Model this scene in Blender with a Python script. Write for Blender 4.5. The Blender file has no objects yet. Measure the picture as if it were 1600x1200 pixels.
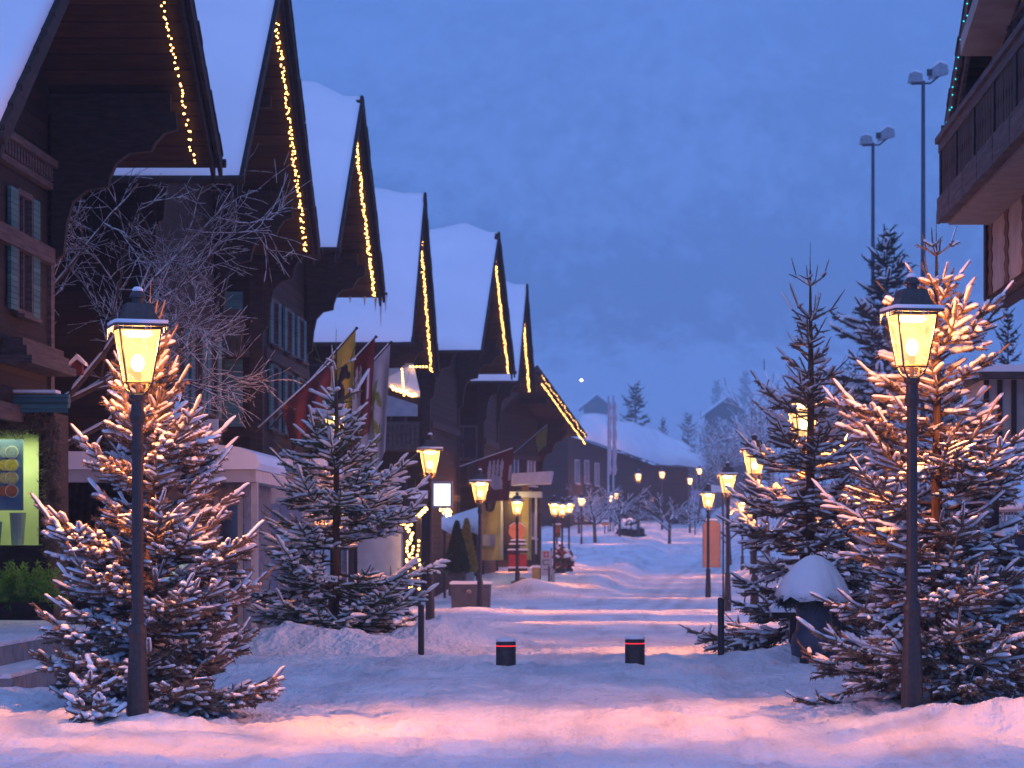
import bpy, bmesh, math, random
import numpy as np
from mathutils import Vector, Matrix
SC = bpy.context.scene
COL = SC.collection
R = math.radians
# ------------------------------------------------------------------ camera (level, long lens, shifted)
F = 4500.0; VX = 994.0; HY = 860.0; CAMZ = 1.5
def W(px, py, d):
    """photo pixel at distance d -> point in metres (used to measure the place from the photograph)"""
    return Vector(((px-VX)/F*d, d, CAMZ+(HY-py)/F*d))
cam_d = bpy.data.cameras.new('camera'); cam = bpy.data.objects.new('camera', cam_d); COL.objects.link(cam)
cam.location = (0, 0, CAMZ); cam.rotation_euler = (R(90), 0, 0)
cam_d.sensor_width = 36; cam_d.lens = F/1600*36
cam_d.shift_x = (800-VX)/1600; cam_d.shift_y = (HY-600)/1600
cam_d.clip_start = .5; cam_d.clip_end = 4000
cam_d.dof.use_dof = True; cam_d.dof.focus_distance = 30.0; cam_d.dof.aperture_fstop = 4.5
SC.camera = cam
# ------------------------------------------------------------------ world: overcast blue dusk
world = bpy.data.worlds.new('World'); SC.world = world; world.use_nodes = True
nt = world.node_tree; nt.nodes.clear()
def N(tree, typ, **kw):
    n = tree.nodes.new(typ)
    for k, v in kw.items(): setattr(n, k, v)
    return n
sky = N(nt, 'ShaderNodeTexSky', sky_type='NISHITA', sun_disc=False)
sky.sun_elevation = R(1.5); sky.sun_rotation = R(200); sky.ozone_density = 6; sky.dust_density = 2
geo = N(nt, 'ShaderNodeTexCoord'); sep = N(nt, 'ShaderNodeSeparateXYZ'); ramp = N(nt, 'ShaderNodeValToRGB')
nt.links.new(geo.outputs['Generated'], sep.inputs[0]); nt.links.new(sep.outputs['Z'], ramp.inputs[0])
e = ramp.color_ramp.elements
e[0].position = 0.0; e[0].color = (0.140, 0.400, 1.40, 1)
e[1].position = 0.75; e[1].color = (0.186, 0.262, 0.61, 1)
m0 = e.new(0.18); m0.color = (0.150, 0.37, 1.25, 1)
bg1 = N(nt, 'ShaderNodeBackground'); bg1.inputs[1].default_value = 1.0
bg2 = N(nt, 'ShaderNodeBackground'); bg2.inputs[1].default_value = 0.05
add = N(nt, 'ShaderNodeAddShader'); out = N(nt, 'ShaderNodeOutputWorld')
nt.links.new(ramp.outputs[0], bg1.inputs[0]); nt.links.new(sky.outputs[0], bg2.inputs[0])
nt.links.new(bg1.outputs[0], add.inputs[0]); nt.links.new(bg2.outputs[0], add.inputs[1]); nt.links.new(add.outputs[0], out.inputs[0])
# the last daylight, spread through the cloud behind the camera
sd = bpy.data.lights.new('dusk_sun', 'SUN'); so = bpy.data.objects.new('dusk_sun', sd); COL.objects.link(so)
sd.energy = 0.50; sd.angle = R(50); sd.color = (0.34, 0.53, 1.0)
so.rotation_euler = (R(47), 0, R(10))
SC.view_settings.view_transform = 'Standard'; SC.view_settings.look = 'None'
SC.view_settings.exposure = 0; SC.view_settings.gamma = 1
SC.cycles.use_denoising = True
SC.cycles.sample_clamp_indirect = 3.0; SC.cycles.sample_clamp_direct = 0
SC.cycles.max_bounces = 6; SC.cycles.diffuse_bounces = 2; SC.cycles.glossy_bounces = 2
SC.cycles.transmission_bounces = 3; SC.cycles.transparent_max_bounces = 12; SC.cycles.volume_bounces = 8
SC.cycles.caustics_reflective = False; SC.cycles.caustics_refractive = False
SC.cycles.use_adaptive_sampling = True; SC.cycles.adaptive_threshold = 0.015
OPT_W = .34; OPT_DOWN = 1.1; OPT_BASE = .52; LAMP_W = 1100.0; LAMP_COL = (1.0, 0.31, 0.05)
HAZE = 0.0005; FOG = 0.0036
# ------------------------------------------------------------------ noise and terrain
def _h(ix, iy, s):
    n = (ix.astype(np.int64)*374761393 + iy.astype(np.int64)*668265263 + s*1442695041) & 0x7fffffff
    n = ((n ^ (n >> 13))*1274126177) & 0x7fffffff
    return ((n ^ (n >> 16)) & 0xffff)/65535.0
def vnoise(x, y, s=0):
    x = np.asarray(x, float); y = np.asarray(y, float)
    ix = np.floor(x); iy = np.floor(y); fx = x-ix; fy = y-iy
    fx = fx*fx*(3-2*fx); fy = fy*fy*(3-2*fy)
    a = _h(ix, iy, s); b = _h(ix+1, iy, s); c = _h(ix, iy+1, s); d = _h(ix+1, iy+1, s)
    return (a+(b-a)*fx)*(1-fy)+(c+(d-c)*fx)*fy - .5
def fbm(x, y, s=0, o=4):
    r = 0; a = 1
    for k in range(o):
        r = r+a*vnoise(np.asarray(x)*2**k, np.asarray(y)*2**k, s+k*17); a *= .5
    return r
def sstep(a, b, x):
    t = np.clip((np.asarray(x, float)-a)/(b-a), 0, 1); return t*t*(3-2*t)
_ty = np.arange(-60, 1200, 1.0)
_tz = np.interp(_ty, [-60, 45, 85, 122, 163, 205, 225, 245, 262, 300, 400, 1200], [0, 0, -.28, -.25, .3, 1.45, 2.1, 2.7, 3.2, 4.2, 6.3, 18])
_tz = np.convolve(np.pad(_tz, 6, mode='edge'), np.ones(13)/13, 'valid')
MOUNDS = [(-4.9, 27.6, .09, .7, .7), (-4.45, 26.75, .07, .3, .25), (-3.9, 26.9, .06, .4, .3), (-4.8, 43.4, .34, 1.0, .9), (-5.5, 43.0, .20, .7, .8), (-4.1, 42.6, .16, .6, .6), (-3.3, 45.0, .24, .7, .9), (-3.6, 42.4, .12, .5, .5),
          (-2.95, 46.5, .42, .9, 1.6), (2.75, 27.2, .12, .6, .6), (3.45, 26.7, .22, .7, .55), (4.5, 26.7, .20, .8, .7), (2.55, 40.6, .16, .9, 1.0),
          (1.9, 39.6, .12, .7, .6), (-4.5, 80, .15, 1.2, 3), (-4.1, 113, .3, .9, 3), (-3.3, 109, .2, 1.5, 3), (3.2, 37.4, .1, .8, .8), (-1.95, 36.75, .05, .3, .2), (0.1, 36.6, .05, .35, .2)]
_rd = random.Random(5)
DENTS = [(_rd.uniform(-5, 5), _rd.uniform(18, 46), _rd.uniform(.02, .065), _rd.uniform(.07, .15), _rd.uniform(.12, .34)) for _ in range(700)]
def G(x, y, detail=True):
    x = np.asarray(x, float); y = np.asarray(y, float)
    z = np.interp(y, _ty, _tz)
    foot = np.interp(y, [60, 100, 150, 200, 260, 320], [-2.4, -.7, .35, 2.2, 3.0, 4.5]) + .5*vnoise(y*.16, x*0, 3)
    bank = .55*sstep(104, 124, y)*sstep(0, 1.7, foot-x)
    rf = foot+3.6+np.interp(y, [60, 200], [1.5, 0])
    bank = bank + .45*sstep(60, 90, y)*sstep(0, 1.6, x-rf)
    z = z+bank*(1+.7*vnoise(x*.5, y*.18, 8))
    z = z+3.4*sstep(7, 15, x)*sstep(45, 95, y)
    z = z-.07*sstep(37.1, 36.2, y)*sstep(-4.6, -3.6, x)*sstep(2.4, 1.6, x)
    z = z+.03*np.exp(-((y-27.3-.12*x)/.5)**2)-.15*sstep(29.5, 26.6, y-.1*x)-.05*np.exp(-((y-24.6)/.9)**2)
    for (mx, my, a, sx, sy) in MOUNDS:
        z = z+a*np.exp(-((x-mx)/sx)**2-((y-my)/sy)**2)
    amp = .05+.05*sstep(1.5, 4, np.abs(x+.7))
    z = z+amp*fbm(x*.7, y*.5, 1, 3)
    z = z+.035*sstep(40, 52, y)*np.sin(y*.62+1.5*vnoise(x*.3, y*.1, 4))
    if detail:
        z = z+(.035*fbm(x*2.0, y*1.3, 2, 3)+.040*fbm(x*5.2, y*2.9, 12, 3))*sstep(90, 40, y)
        edge = .22+np.exp(-((y-27.3-.12*x)/.9)**2)+.8*np.exp(-((y-36.9)/.7)**2)*(np.abs(x+1) < 4.5)+.35*np.exp(-((y-22.5)/2.2)**2)+.25*sstep(60, 38, y)
        for (mx, my, a, sx, sy) in MOUNDS[:13]: edge = edge+.9*np.exp(-((x-mx)/sx/1.3)**2-((y-my)/sy/1.3)**2)
        z = z+np.minimum(edge, 1.2)*(.16*np.maximum(0, vnoise(x*5.1, y*3.3, 31)-.17)+.10*np.maximum(0, vnoise(x*11, y*7, 33)-.2)-.05*np.maximum(0, vnoise(x*2.3, y*1.1, 35)-.2))
        z = z-.030*np.exp(-((x-.9-.25*np.sin(y*.05))/.22)**2)*sstep(60, 80, y)-.030*np.exp(-((x-2.4-.25*np.sin(y*.05))/.22)**2)*sstep(60, 80, y)
        for (mx, my, a, sx, sy) in DENTS:
            z = z-a*np.exp(-((x-mx)/sx)**2-((y-my)/sy)**2)
    return z
def g(x, y): return float(G(np.array([x]), np.array([y]), False)[0])
# ------------------------------------------------------------------ materials
def mat(name, c1, c2=None, scale=6, rough=.75, bump=0.0, stretch=(1, 1, 1), metal=0, spec=.3, detail=6, bscale=None):
    m = bpy.data.materials.new(name); m.use_nodes = True; t = m.node_tree; b = t.nodes['Principled BSDF']
    b.inputs['Roughness'].default_value = rough; b.inputs['Metallic'].default_value = metal
    b.inputs['Specular IOR Level'].default_value = spec
    b.inputs['Base Color'].default_value = (*c1, 1)
    tc = N(t, 'ShaderNodeTexCoord'); mp = N(t, 'ShaderNodeMapping'); mp.inputs['Scale'].default_value = stretch
    t.links.new(tc.outputs['Object'], mp.inputs[0])
    nz = N(t, 'ShaderNodeTexNoise'); nz.inputs['Scale'].default_value = scale; nz.inputs['Detail'].default_value = detail
    t.links.new(mp.outputs[0], nz.inputs['Vector'])
    if c2:
        mx = N(t, 'ShaderNodeValToRGB'); mx.color_ramp.elements[0].position = .36; mx.color_ramp.elements[1].position = .64
        mx.color_ramp.elements[0].color = (*c1, 1); mx.color_ramp.elements[1].color = (*c2, 1)
        t.links.new(nz.outputs['Fac'], mx.inputs[0]); t.links.new(mx.outputs[0], b.inputs['Base Color'])
    if bump:
        bp = N(t, 'ShaderNodeBump'); bp.inputs['Strength'].default_value = 1; bp.inputs['Distance'].default_value = bump
        n2 = nz
        if bscale:
            n2 = N(t, 'ShaderNodeTexNoise'); n2.inputs['Scale'].default_value = bscale; n2.inputs['Detail'].default_value = 5
            t.links.new(mp.outputs[0], n2.inputs['Vector'])
        t.links.new(n2.outputs['Fac'], bp.inputs['Height']); t.links.new(bp.outputs[0], b.inputs['Normal'])
    return m
def planks(name, c1, c2, axis='Z', width=.2, rough=.8):
    """boards: grooves along one axis, grain noise stretched along the boards"""
    m = bpy.data.materials.new(name); m.use_nodes = True; t = m.node_tree; b = t.nodes['Principled BSDF']
    b.inputs['Roughness'].default_value = rough; b.inputs['Specular IOR Level'].default_value = .2
    tc = N(t, 'ShaderNodeTexCoord'); sp = N(t, 'ShaderNodeSeparateXYZ'); t.links.new(tc.outputs['Object'], sp.inputs[0])
    dv = N(t, 'ShaderNodeMath', operation='DIVIDE'); dv.inputs[1].default_value = width; t.links.new(sp.outputs[axis], dv.inputs[0])
    fl = N(t, 'ShaderNodeMath', operation='FLOOR'); t.links.new(dv.outputs[0], fl.inputs[0])
    fr = N(t, 'ShaderNodeMath', operation='FRACT'); t.links.new(dv.outputs[0], fr.inputs[0])
    wn = N(t, 'ShaderNodeTexWhiteNoise', noise_dimensions='1D'); t.links.new(fl.outputs[0], wn.inputs['W'])
    nz = N(t, 'ShaderNodeTexNoise'); nz.inputs['Scale'].default_value = 2.2; nz.inputs['Detail'].default_value = 8
    mp = N(t, 'ShaderNodeMapping'); s = {'X': (9, 1, 1), 'Y': (1, 9, 1), 'Z': (1, 1, 9)}[axis]; mp.inputs['Scale'].default_value = s
    t.links.new(tc.outputs['Object'], mp.inputs[0]); t.links.new(mp.outputs[0], nz.inputs['Vector'])
    ad = N(t, 'ShaderNodeMath', operation='ADD'); t.links.new(nz.outputs['Fac'], ad.inputs[0])
    sc = N(t, 'ShaderNodeMath', operation='MULTIPLY_ADD'); sc.inputs[1].default_value = .5; sc.inputs[2].default_value = -.25
    t.links.new(wn.outputs['Value'], sc.inputs[0]); t.links.new(sc.outputs[0], ad.inputs[1])
    cr = N(t, 'ShaderNodeValToRGB'); cr.color_ramp.elements[0].position = .2; cr.color_ramp.elements[1].position = .8
    cr.color_ramp.elements[0].color = (*c1, 1); cr.color_ramp.elements[1].color = (*c2, 1); t.links.new(ad.outputs[0], cr.inputs[0])
    gr = N(t, 'ShaderNodeMath', operation='GREATER_THAN'); gr.inputs[1].default_value = .09; t.links.new(fr.outputs[0], gr.inputs[0])
    mx = N(t, 'ShaderNodeMixRGB', blend_type='MULTIPLY'); mx.inputs[0].default_value = 1
    g2 = N(t, 'ShaderNodeMapRange'); g2.inputs['To Min'].default_value = .25; g2.inputs['To Max'].default_value = 1; t.links.new(gr.outputs[0], g2.inputs['Value'])
    t.links.new(cr.outputs[0], mx.inputs[1]); t.links.new(g2.outputs[0], mx.inputs[2]); t.links.new(mx.outputs[0], b.inputs['Base Color'])
    bp = N(t, 'ShaderNodeBump'); bp.inputs['Distance'].default_value = .02; t.links.new(g2.outputs[0], bp.inputs['Height']); t.links.new(bp.outputs[0], b.inputs['Normal'])
    return m
def emat(name, c, s):
    m = bpy.data.materials.new(name); m.use_nodes = True; t = m.node_tree; t.nodes.clear()
    e = N(t, 'ShaderNodeEmission'); e.inputs[0].default_value = (*c, 1); e.inputs[1].default_value = s
    o = N(t, 'ShaderNodeOutputMaterial'); t.links.new(e.outputs[0], o.inputs[0]); return m
M = {}
M['snow'] = mat('snow', (.78, .79, .82), (.86, .86, .88), 1.6, .65, .012, bscale=9)
M['ground_snow'] = mat('ground_snow', (.66, .67, .71), (.86, .86, .88), .8, .7, .10, stretch=(1, .6, 1), bscale=9)
def grit(m):   # greyer, gritty packed snow in long streaks
    t = m.node_tree; b = t.nodes['Principled BSDF']; src = b.inputs['Base Color'].links[0].from_socket
    tc = N(t, 'ShaderNodeTexCoord'); mp = N(t, 'ShaderNodeMapping'); mp.inputs['Scale'].default_value = (1.6, .12, 1); t.links.new(tc.outputs['Object'], mp.inputs[0])
    nz = N(t, 'ShaderNodeTexNoise'); nz.inputs['Scale'].default_value = .8; nz.inputs['Detail'].default_value = 7; nz.inputs['Roughness'].default_value = .7; t.links.new(mp.outputs[0], nz.inputs['Vector'])
    cr = N(t, 'ShaderNodeValToRGB'); cr.color_ramp.elements[0].position = .50; cr.color_ramp.elements[1].position = .68; cr.color_ramp.elements[0].color = (0, 0, 0, 1); cr.color_ramp.elements[1].color = (.55, .55, .55, 1); t.links.new(nz.outputs['Fac'], cr.inputs[0])
    at = N(t, 'ShaderNodeAttribute'); at.attribute_name = 'tyre_stain'; mxm = N(t, 'ShaderNodeMath', operation='MAXIMUM'); t.links.new(cr.outputs[0], mxm.inputs[0])
    nm = N(t, 'ShaderNodeMath', operation='MULTIPLY'); t.links.new(at.outputs['Fac'], nm.inputs[0]); t.links.new(nz.outputs['Fac'], nm.inputs[1]); n3 = N(t, 'ShaderNodeMath', operation='MULTIPLY'); n3.inputs[1].default_value = 1.9; t.links.new(nm.outputs[0], n3.inputs[0]); t.links.new(n3.outputs[0], mxm.inputs[1])
    mx = N(t, 'ShaderNodeMixRGB'); mx.inputs[2].default_value = (.36, .35, .37, 1); t.links.new(mxm.outputs[0], mx.inputs[0]); t.links.new(src, mx.inputs[1]); t.links.new(mx.outputs[0], b.inputs['Base Color'])
grit(M['ground_snow'])
M['roof_snow'] = mat('roof_snow', (.80, .81, .84), (.87, .87, .89), .5, .7, .02, bscale=2.5)
M['twig_snow'] = mat('twig_snow', (.76, .77, .80), (.86, .86, .88), 14, .7, .004, bscale=60)
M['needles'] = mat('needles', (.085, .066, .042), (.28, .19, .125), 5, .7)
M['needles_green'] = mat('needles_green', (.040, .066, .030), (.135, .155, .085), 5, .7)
M['needles_dark'] = mat('needles_dark', (.012, .02, .014), (.03, .04, .025), 5, .8)
M['bark'] = mat('bark', (.06, .035, .02), (.14, .08, .045), 18, .9, .01, stretch=(1, 1, .25))
M['twig'] = mat('twig', (.05, .035, .028), (.09, .065, .05), 10, .9)
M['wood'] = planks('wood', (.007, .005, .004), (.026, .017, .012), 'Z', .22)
M['wood_v'] = planks('wood_v', (.020, .013, .010), (.07, .045, .03), 'Y', .18)
M['soffit'] = planks('soffit', (.028, .016, .008), (.07, .042, .02), 'Z', .20)
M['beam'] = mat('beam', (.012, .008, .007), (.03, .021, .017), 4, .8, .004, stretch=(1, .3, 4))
M['beam_grey'] = mat('beam_grey', (.045, .036, .034), (.10, .08, .075), 5, .8, .004, stretch=(1, .3, 4))
M['iron'] = mat('iron', (.020, .017, .018), (.04, .034, .034), 20, .5, .002, spec=.5)
M['pole'] = mat('pole', (.018, .012, .012), (.032, .022, .021), 25, .5, .002, spec=.5)
M['steel'] = mat('steel', (.20, .21, .23), (.30, .31, .33), 8, .45, metal=.5)
M['dark'] = mat('dark', (.012, .012, .016), (.02, .02, .025), 3, .3, spec=.5)
M['pane'] = mat('pane', (.02, .025, .035), (.03, .035, .05), 2, .08, spec=.8)
M['teal'] = planks('teal', (.03, .12, .13), (.07, .20, .20), 'Z', .09)
M['cream'] = mat('cream', (.26, .25, .23), (.35, .34, .31), 2, .8, .002)
M['white_paint'] = mat('white_paint', (.34, .35, .38), (.42, .43, .46), 3, .6)
M['yellow_wall'] = mat('yellow_wall', (.40, .30, .09), (.55, .42, .14), 2, .8)
M['stone'] = mat('stone', (.10, .10, .11), (.22, .21, .21), 7, .85, .01)
M['concrete'] = mat('concrete', (.16, .16, .17), (.25, .25, .26), 5, .85, .004)
M['urn'] = mat('urn', (.035, .045, .07), (.06, .07, .10), 5, .5, .003)
M['orange'] = mat('orange', (.65, .22, .08), (.80, .32, .12), 4, .5)
M['red'] = mat('red', (.35, .03, .03), (.48, .05, .04), 4, .6)
M['yew'] = mat('yew', (.012, .022, .010), (.03, .05, .02), 8, .8)
M['green'] = mat('green', (.12, .30, .03), (.28, .46, .08), 6, .7)
def leafy(m):
    t = m.node_tree; b = t.nodes['Principled BSDF']; o = t.nodes['Material Output']; tl = N(t, 'ShaderNodeBsdfTranslucent'); t.links.new(b.inputs['Base Color'].links[0].from_socket, tl.inputs[0]); mx = N(t, 'ShaderNodeMixShader'); mx.inputs[0].default_value = .5
    t.links.new(b.outputs[0], mx.inputs[1]); t.links.new(tl.outputs[0], mx.inputs[2]); t.links.new(mx.outputs[0], o.inputs['Surface'])
leafy(M['green'])
M['yew_lit'] = mat('yew_lit', (.25, .16, .02), (.42, .28, .05), 8, .7)  # rear clipped cone: the warm light on it is put into the leaf colour
M['ochre'] = mat('ochre', (.35, .24, .07), (.48, .34, .11), 4, .8)
M['paper'] = mat('paper', (.62, .60, .58), (.72, .70, .68), 2, .8)
M['poster_blue'] = mat('poster_blue', (.10, .17, .30), (.16, .24, .38), 2, .6)
M['glow_fairy'] = emat('glow_fairy', (1, .47, .11), 14)
M['glow_cyan'] = emat('glow_cyan', (.02, .75, .80), 1.6)
M['glow_red'] = emat('glow_red', (1, .03, .05), 1.6)
M['glow_bulb_reflector'] = emat('glow_bulb_reflector', (1, .70, .34), 26)
M['glow_screen'] = emat('glow_screen', (.93, .96, 1), 1.5)
M['glow_far'] = emat('glow_far', (1, .85, .55), 14)
M['ice'] = mat('ice', (.5, .55, .62), (.65, .7, .75), 4, .15, spec=.6)
# lantern glass: mostly see-through, frosted glow of the mantle caught in the pane
def glass_mat():
    m = bpy.data.materials.new('lantern_glass'); m.use_nodes = True; t = m.node_tree; t.nodes.clear()
    tr = N(t, 'ShaderNodeBsdfTransparent'); tr.inputs[0].default_value = (1, .93, .82, 1)
    em = N(t, 'ShaderNodeEmission'); em.inputs[0].default_value = (1, .57, .21, 1); em.inputs[1].default_value = 2.7
    nz = N(t, 'ShaderNodeTexNoise'); nz.inputs['Scale'].default_value = 4.5; nz.inputs['Detail'].default_value = 1; tc = N(t, 'ShaderNodeTexCoord'); t.links.new(tc.outputs['Object'], nz.inputs['Vector'])
    mr = N(t, 'ShaderNodeMapRange'); mr.inputs['From Min'].default_value = .3; mr.inputs['From Max'].default_value = .7
    mr.inputs['To Min'].default_value = .16; mr.inputs['To Max'].default_value = .64; t.links.new(nz.outputs['Fac'], mr.inputs['Value'])
    mx = N(t, 'ShaderNodeMixShader'); t.links.new(mr.outputs[0], mx.inputs[0]); t.links.new(tr.outputs[0], mx.inputs[1]); t.links.new(em.outputs[0], mx.inputs[2])
    o = N(t, 'ShaderNodeOutputMaterial'); t.links.new(mx.outputs[0], o.inputs[0]); return m
M['lantern_glass'] = glass_mat()
# ------------------------------------------------------------------ mesh helpers
class MB:
    def __init__(s, f=None): s.v = []; s.f = []; s.m = []; s.map = f or (lambda a, b, c: (a, b, c)); s.mi = 0
    def add(s, vs, fs, raw=False):
        k = len(s.v); s.v += [tuple(v) if raw else tuple(s.map(*v)) for v in vs]
        s.f += [tuple(i+k for i in q) for q in fs]; s.m += [s.mi]*len(fs); return s
    def box(s, a, b):
        (x0, y0, z0), (x1, y1, z1) = a, b
        return s.add([(x0, y0, z0), (x1, y0, z0), (x1, y1, z0), (x0, y1, z0), (x0, y0, z1), (x1, y0, z1), (x1, y1, z1), (x0, y1, z1)],
                     [(0, 3, 2, 1), (4, 5, 6, 7), (0, 1, 5, 4), (1, 2, 6, 5), (2, 3, 7, 6), (3, 0, 4, 7)])
    def prism(s, pts, vec):
        n = len(pts); q = [tuple(p[i]+vec[i] for i in range(3)) for p in pts]
        return s.add(list(pts)+q, [tuple(range(n))[::-1], tuple(range(n, 2*n))]+[(i, (i+1) % n, n+(i+1) % n, n+i) for i in range(n)])
    def lathe(s, prof, n=16, c=(0, 0, 0), rot=0, sq=None):
        vs = []
        for (r, z) in prof:
            for k in range(n):
                a = rot+2*math.pi*k/n; vs.append((c[0]+r*math.cos(a), c[1]+r*math.sin(a), c[2]+z))
        fs = [(i*n+k, i*n+(k+1) % n, (i+1)*n+(k+1) % n, (i+1)*n+k) for i in range(len(prof)-1) for k in range(n)]
        if prof[0][0] > 1e-4: fs.append(tuple(range(n))[::-1])
        if prof[-1][0] > 1e-4: fs.append(tuple((len(prof)-1)*n+k for k in range(n)))
        return s.add(vs, fs)
    def tube(s, pts, r, n=6):
        pts = [Vector(p) for p in pts]; rr = r if isinstance(r, (list, tuple)) else [r]*len(pts); vs = []
        for i, p in enumerate(pts):
            d = (pts[min(i+1, len(pts)-1)]-pts[max(i-1, 0)]).normalized()
            a = d.cross(Vector((0, 0, 1))); a = a.normalized() if a.length > 1e-3 else Vector((1, 0, 0)); b = d.cross(a)
            for k in range(n):
                t = 2*math.pi*k/n; vs.append(tuple(p+a*(math.cos(t)*rr[i])+b*(math.sin(t)*rr[i])))
        fs = [(i*n+k, i*n+(k+1) % n, (i+1)*n+(k+1) % n, (i+1)*n+k) for i in range(len(pts)-1) for k in range(n)]
        fs += [tuple(range(n)), tuple((len(pts)-1)*n+k for k in range(n))[::-1]]
        return s.add(vs, fs)
    def ball(s, c, r, n=8, sz=1.0):
        pr = [(max(1e-5, r*math.sin(math.pi*i/n)), -r*sz*math.cos(math.pi*i/n)) for i in range(n+1)]
        return s.lathe(pr, n+2, c)
    def mesh(s, name, off=(0, 0, 0), smooth=False):
        me = bpy.data.meshes.new(name); me.from_pydata([(v[0]-off[0], v[1]-off[1], v[2]-off[2]) for v in s.v], [], s.f)
        bm = bmesh.new(); bm.from_mesh(me); bmesh.ops.recalc_face_normals(bm, faces=bm.faces); bm.to_mesh(me); bm.free()
        me.polygons.foreach_set('material_index', s.m) if max(s.m, default=0) else None
        if smooth: me.polygons.foreach_set('use_smooth', [True]*len(me.polygons))
        return me
def np_mesh(name, V, quads=None, tris=None, smooth=False, off=(0, 0, 0)):
    me = bpy.data.meshes.new(name); V = np.asarray(V, np.float32)-np.asarray(off, np.float32)
    nq = 0 if quads is None else len(quads); ntr = 0 if tris is None else len(tris)
    me.vertices.add(len(V)); me.vertices.foreach_set('co', V.ravel())
    li = np.concatenate([np.asarray(quads, np.int32).ravel() if nq else np.zeros(0, np.int32), np.asarray(tris, np.int32).ravel() if ntr else np.zeros(0, np.int32)])
    me.loops.add(len(li)); me.loops.foreach_set('vertex_index', li)
    st = np.concatenate([np.arange(nq)*4, nq*4+np.arange(ntr)*3]).astype(np.int32)
    me.polygons.add(nq+ntr); me.polygons.foreach_set('loop_start', st)
    me.polygons.foreach_set('use_smooth', np.full(nq+ntr, smooth)); me.update(calc_edges=True); me.validate()
    return me
def link(name, data, m=None, parent=None):
    o = bpy.data.objects.new(name, data); COL.objects.link(o)
    if m is not None and data is not None:
        for q in (m if isinstance(m, (list, tuple)) else [m]): data.materials.append(q)
    if parent is not None: o.parent = parent
    return o
def root_off(p):
    while p is not None and p.parent is not None: p = p.parent
    return p.location if p is not None else Vector((0, 0, 0))
def part(name, mb, m, parent, smooth=False, label=None):
    o = link(name, mb.mesh(name, root_off(parent), smooth), m, parent)
    if label: o['label'] = label
    return o
def tag(o, label, cat, group=None):
    o['label'] = label; o['category'] = cat
    if group: o['group'] = group
    return o
def thing(name, label, cat, loc=(0, 0, 0), group=None):
    o = bpy.data.objects.new(name, None); COL.objects.link(o); o.location = loc; o.empty_display_size = .2
    return tag(o, label, cat, group)
def solo(name, mb, m, label, cat, group=None, loc=None, smooth=False):
    """a thing that is a single mesh, its origin at its base"""
    if loc is None:
        a = np.array(mb.v); loc = (float(a[:, 0].mean()), float(a[:, 1].mean()), float(a[:, 2].min()))
    o = link(name, mb.mesh(name, loc, smooth), m); o.location = loc; return tag(o, label, cat, group)
def copy_tree(o, parent=None):
    c = o.copy(); COL.objects.link(c); c.parent = parent
    for ch in list(o.children): copy_tree(ch, c)
    return c
def struct(o): o['kind'] = 'structure'; return o
# ================================================================== GROUND AND HILLS
def grid_mesh(name, xs, ys, zf):
    X, Y = np.meshgrid(xs, ys); Z = zf(X, Y); nx, ny = len(xs), len(ys)
    V = np.stack([X, Y, Z], -1).reshape(-1, 3); i = (np.arange(ny-1)[:, None]*nx+np.arange(nx-1)[None]).ravel()
    return np_mesh(name, V, np.stack([i, i+1, i+nx+1, i+nx], -1), smooth=True)
ys = [-40., -15., 0., 6., 10.]; y = 13.
while y < 520: ys.append(y); y += max(.055, y*.0034)
xs = np.unique(np.concatenate([np.linspace(-260, -20, 14), np.linspace(-20, -9, 30), np.linspace(-9, 7, 225), np.linspace(7, 25, 50), np.linspace(25, 260, 14)]))
ground = struct(link('ground', grid_mesh('ground', xs, np.array(ys), G), M['ground_snow']))
_X, _Y = np.meshgrid(xs, np.array(ys)); _fo = np.interp(_Y, [60, 100, 150, 200, 260, 320], [-2.4, -.7, .35, 2.2, 3.0, 4.5])+1.9
_st = np.zeros_like(_X)
for _o, _w in ((-.95, .28), (-.2, .22), (.55, .30), (1.2, .25)): _st = np.maximum(_st, np.exp(-((_X-_fo-_o-.0002*(_Y-90)**2)/_w)**2)*(.55+.6*vnoise(_Y*.05, _o*9+_Y*0, 44)))
_st = np.clip(_st*sstep(72, 92, _Y)*sstep(240, 150, _Y)*.75, 0, .8).astype(np.float32)
_a = ground.data.attributes.new('tyre_stain', 'FLOAT', 'POINT'); _a.data.foreach_set('value', _st.ravel())
def hill_z(x, y):
    base = np.interp(y, [380, 430, 520, 600, 640, 1000], [5.5, 9, 26, 38, 48, 232])
    n = fbm(x*.006+3, y*.006, 21, 5)
    z = base+n*np.interp(y, [380, 520, 1000], [2, 9, 36]) + x*.012*sstep(500, 900, y)
    return np.minimum(z, 262)
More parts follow.
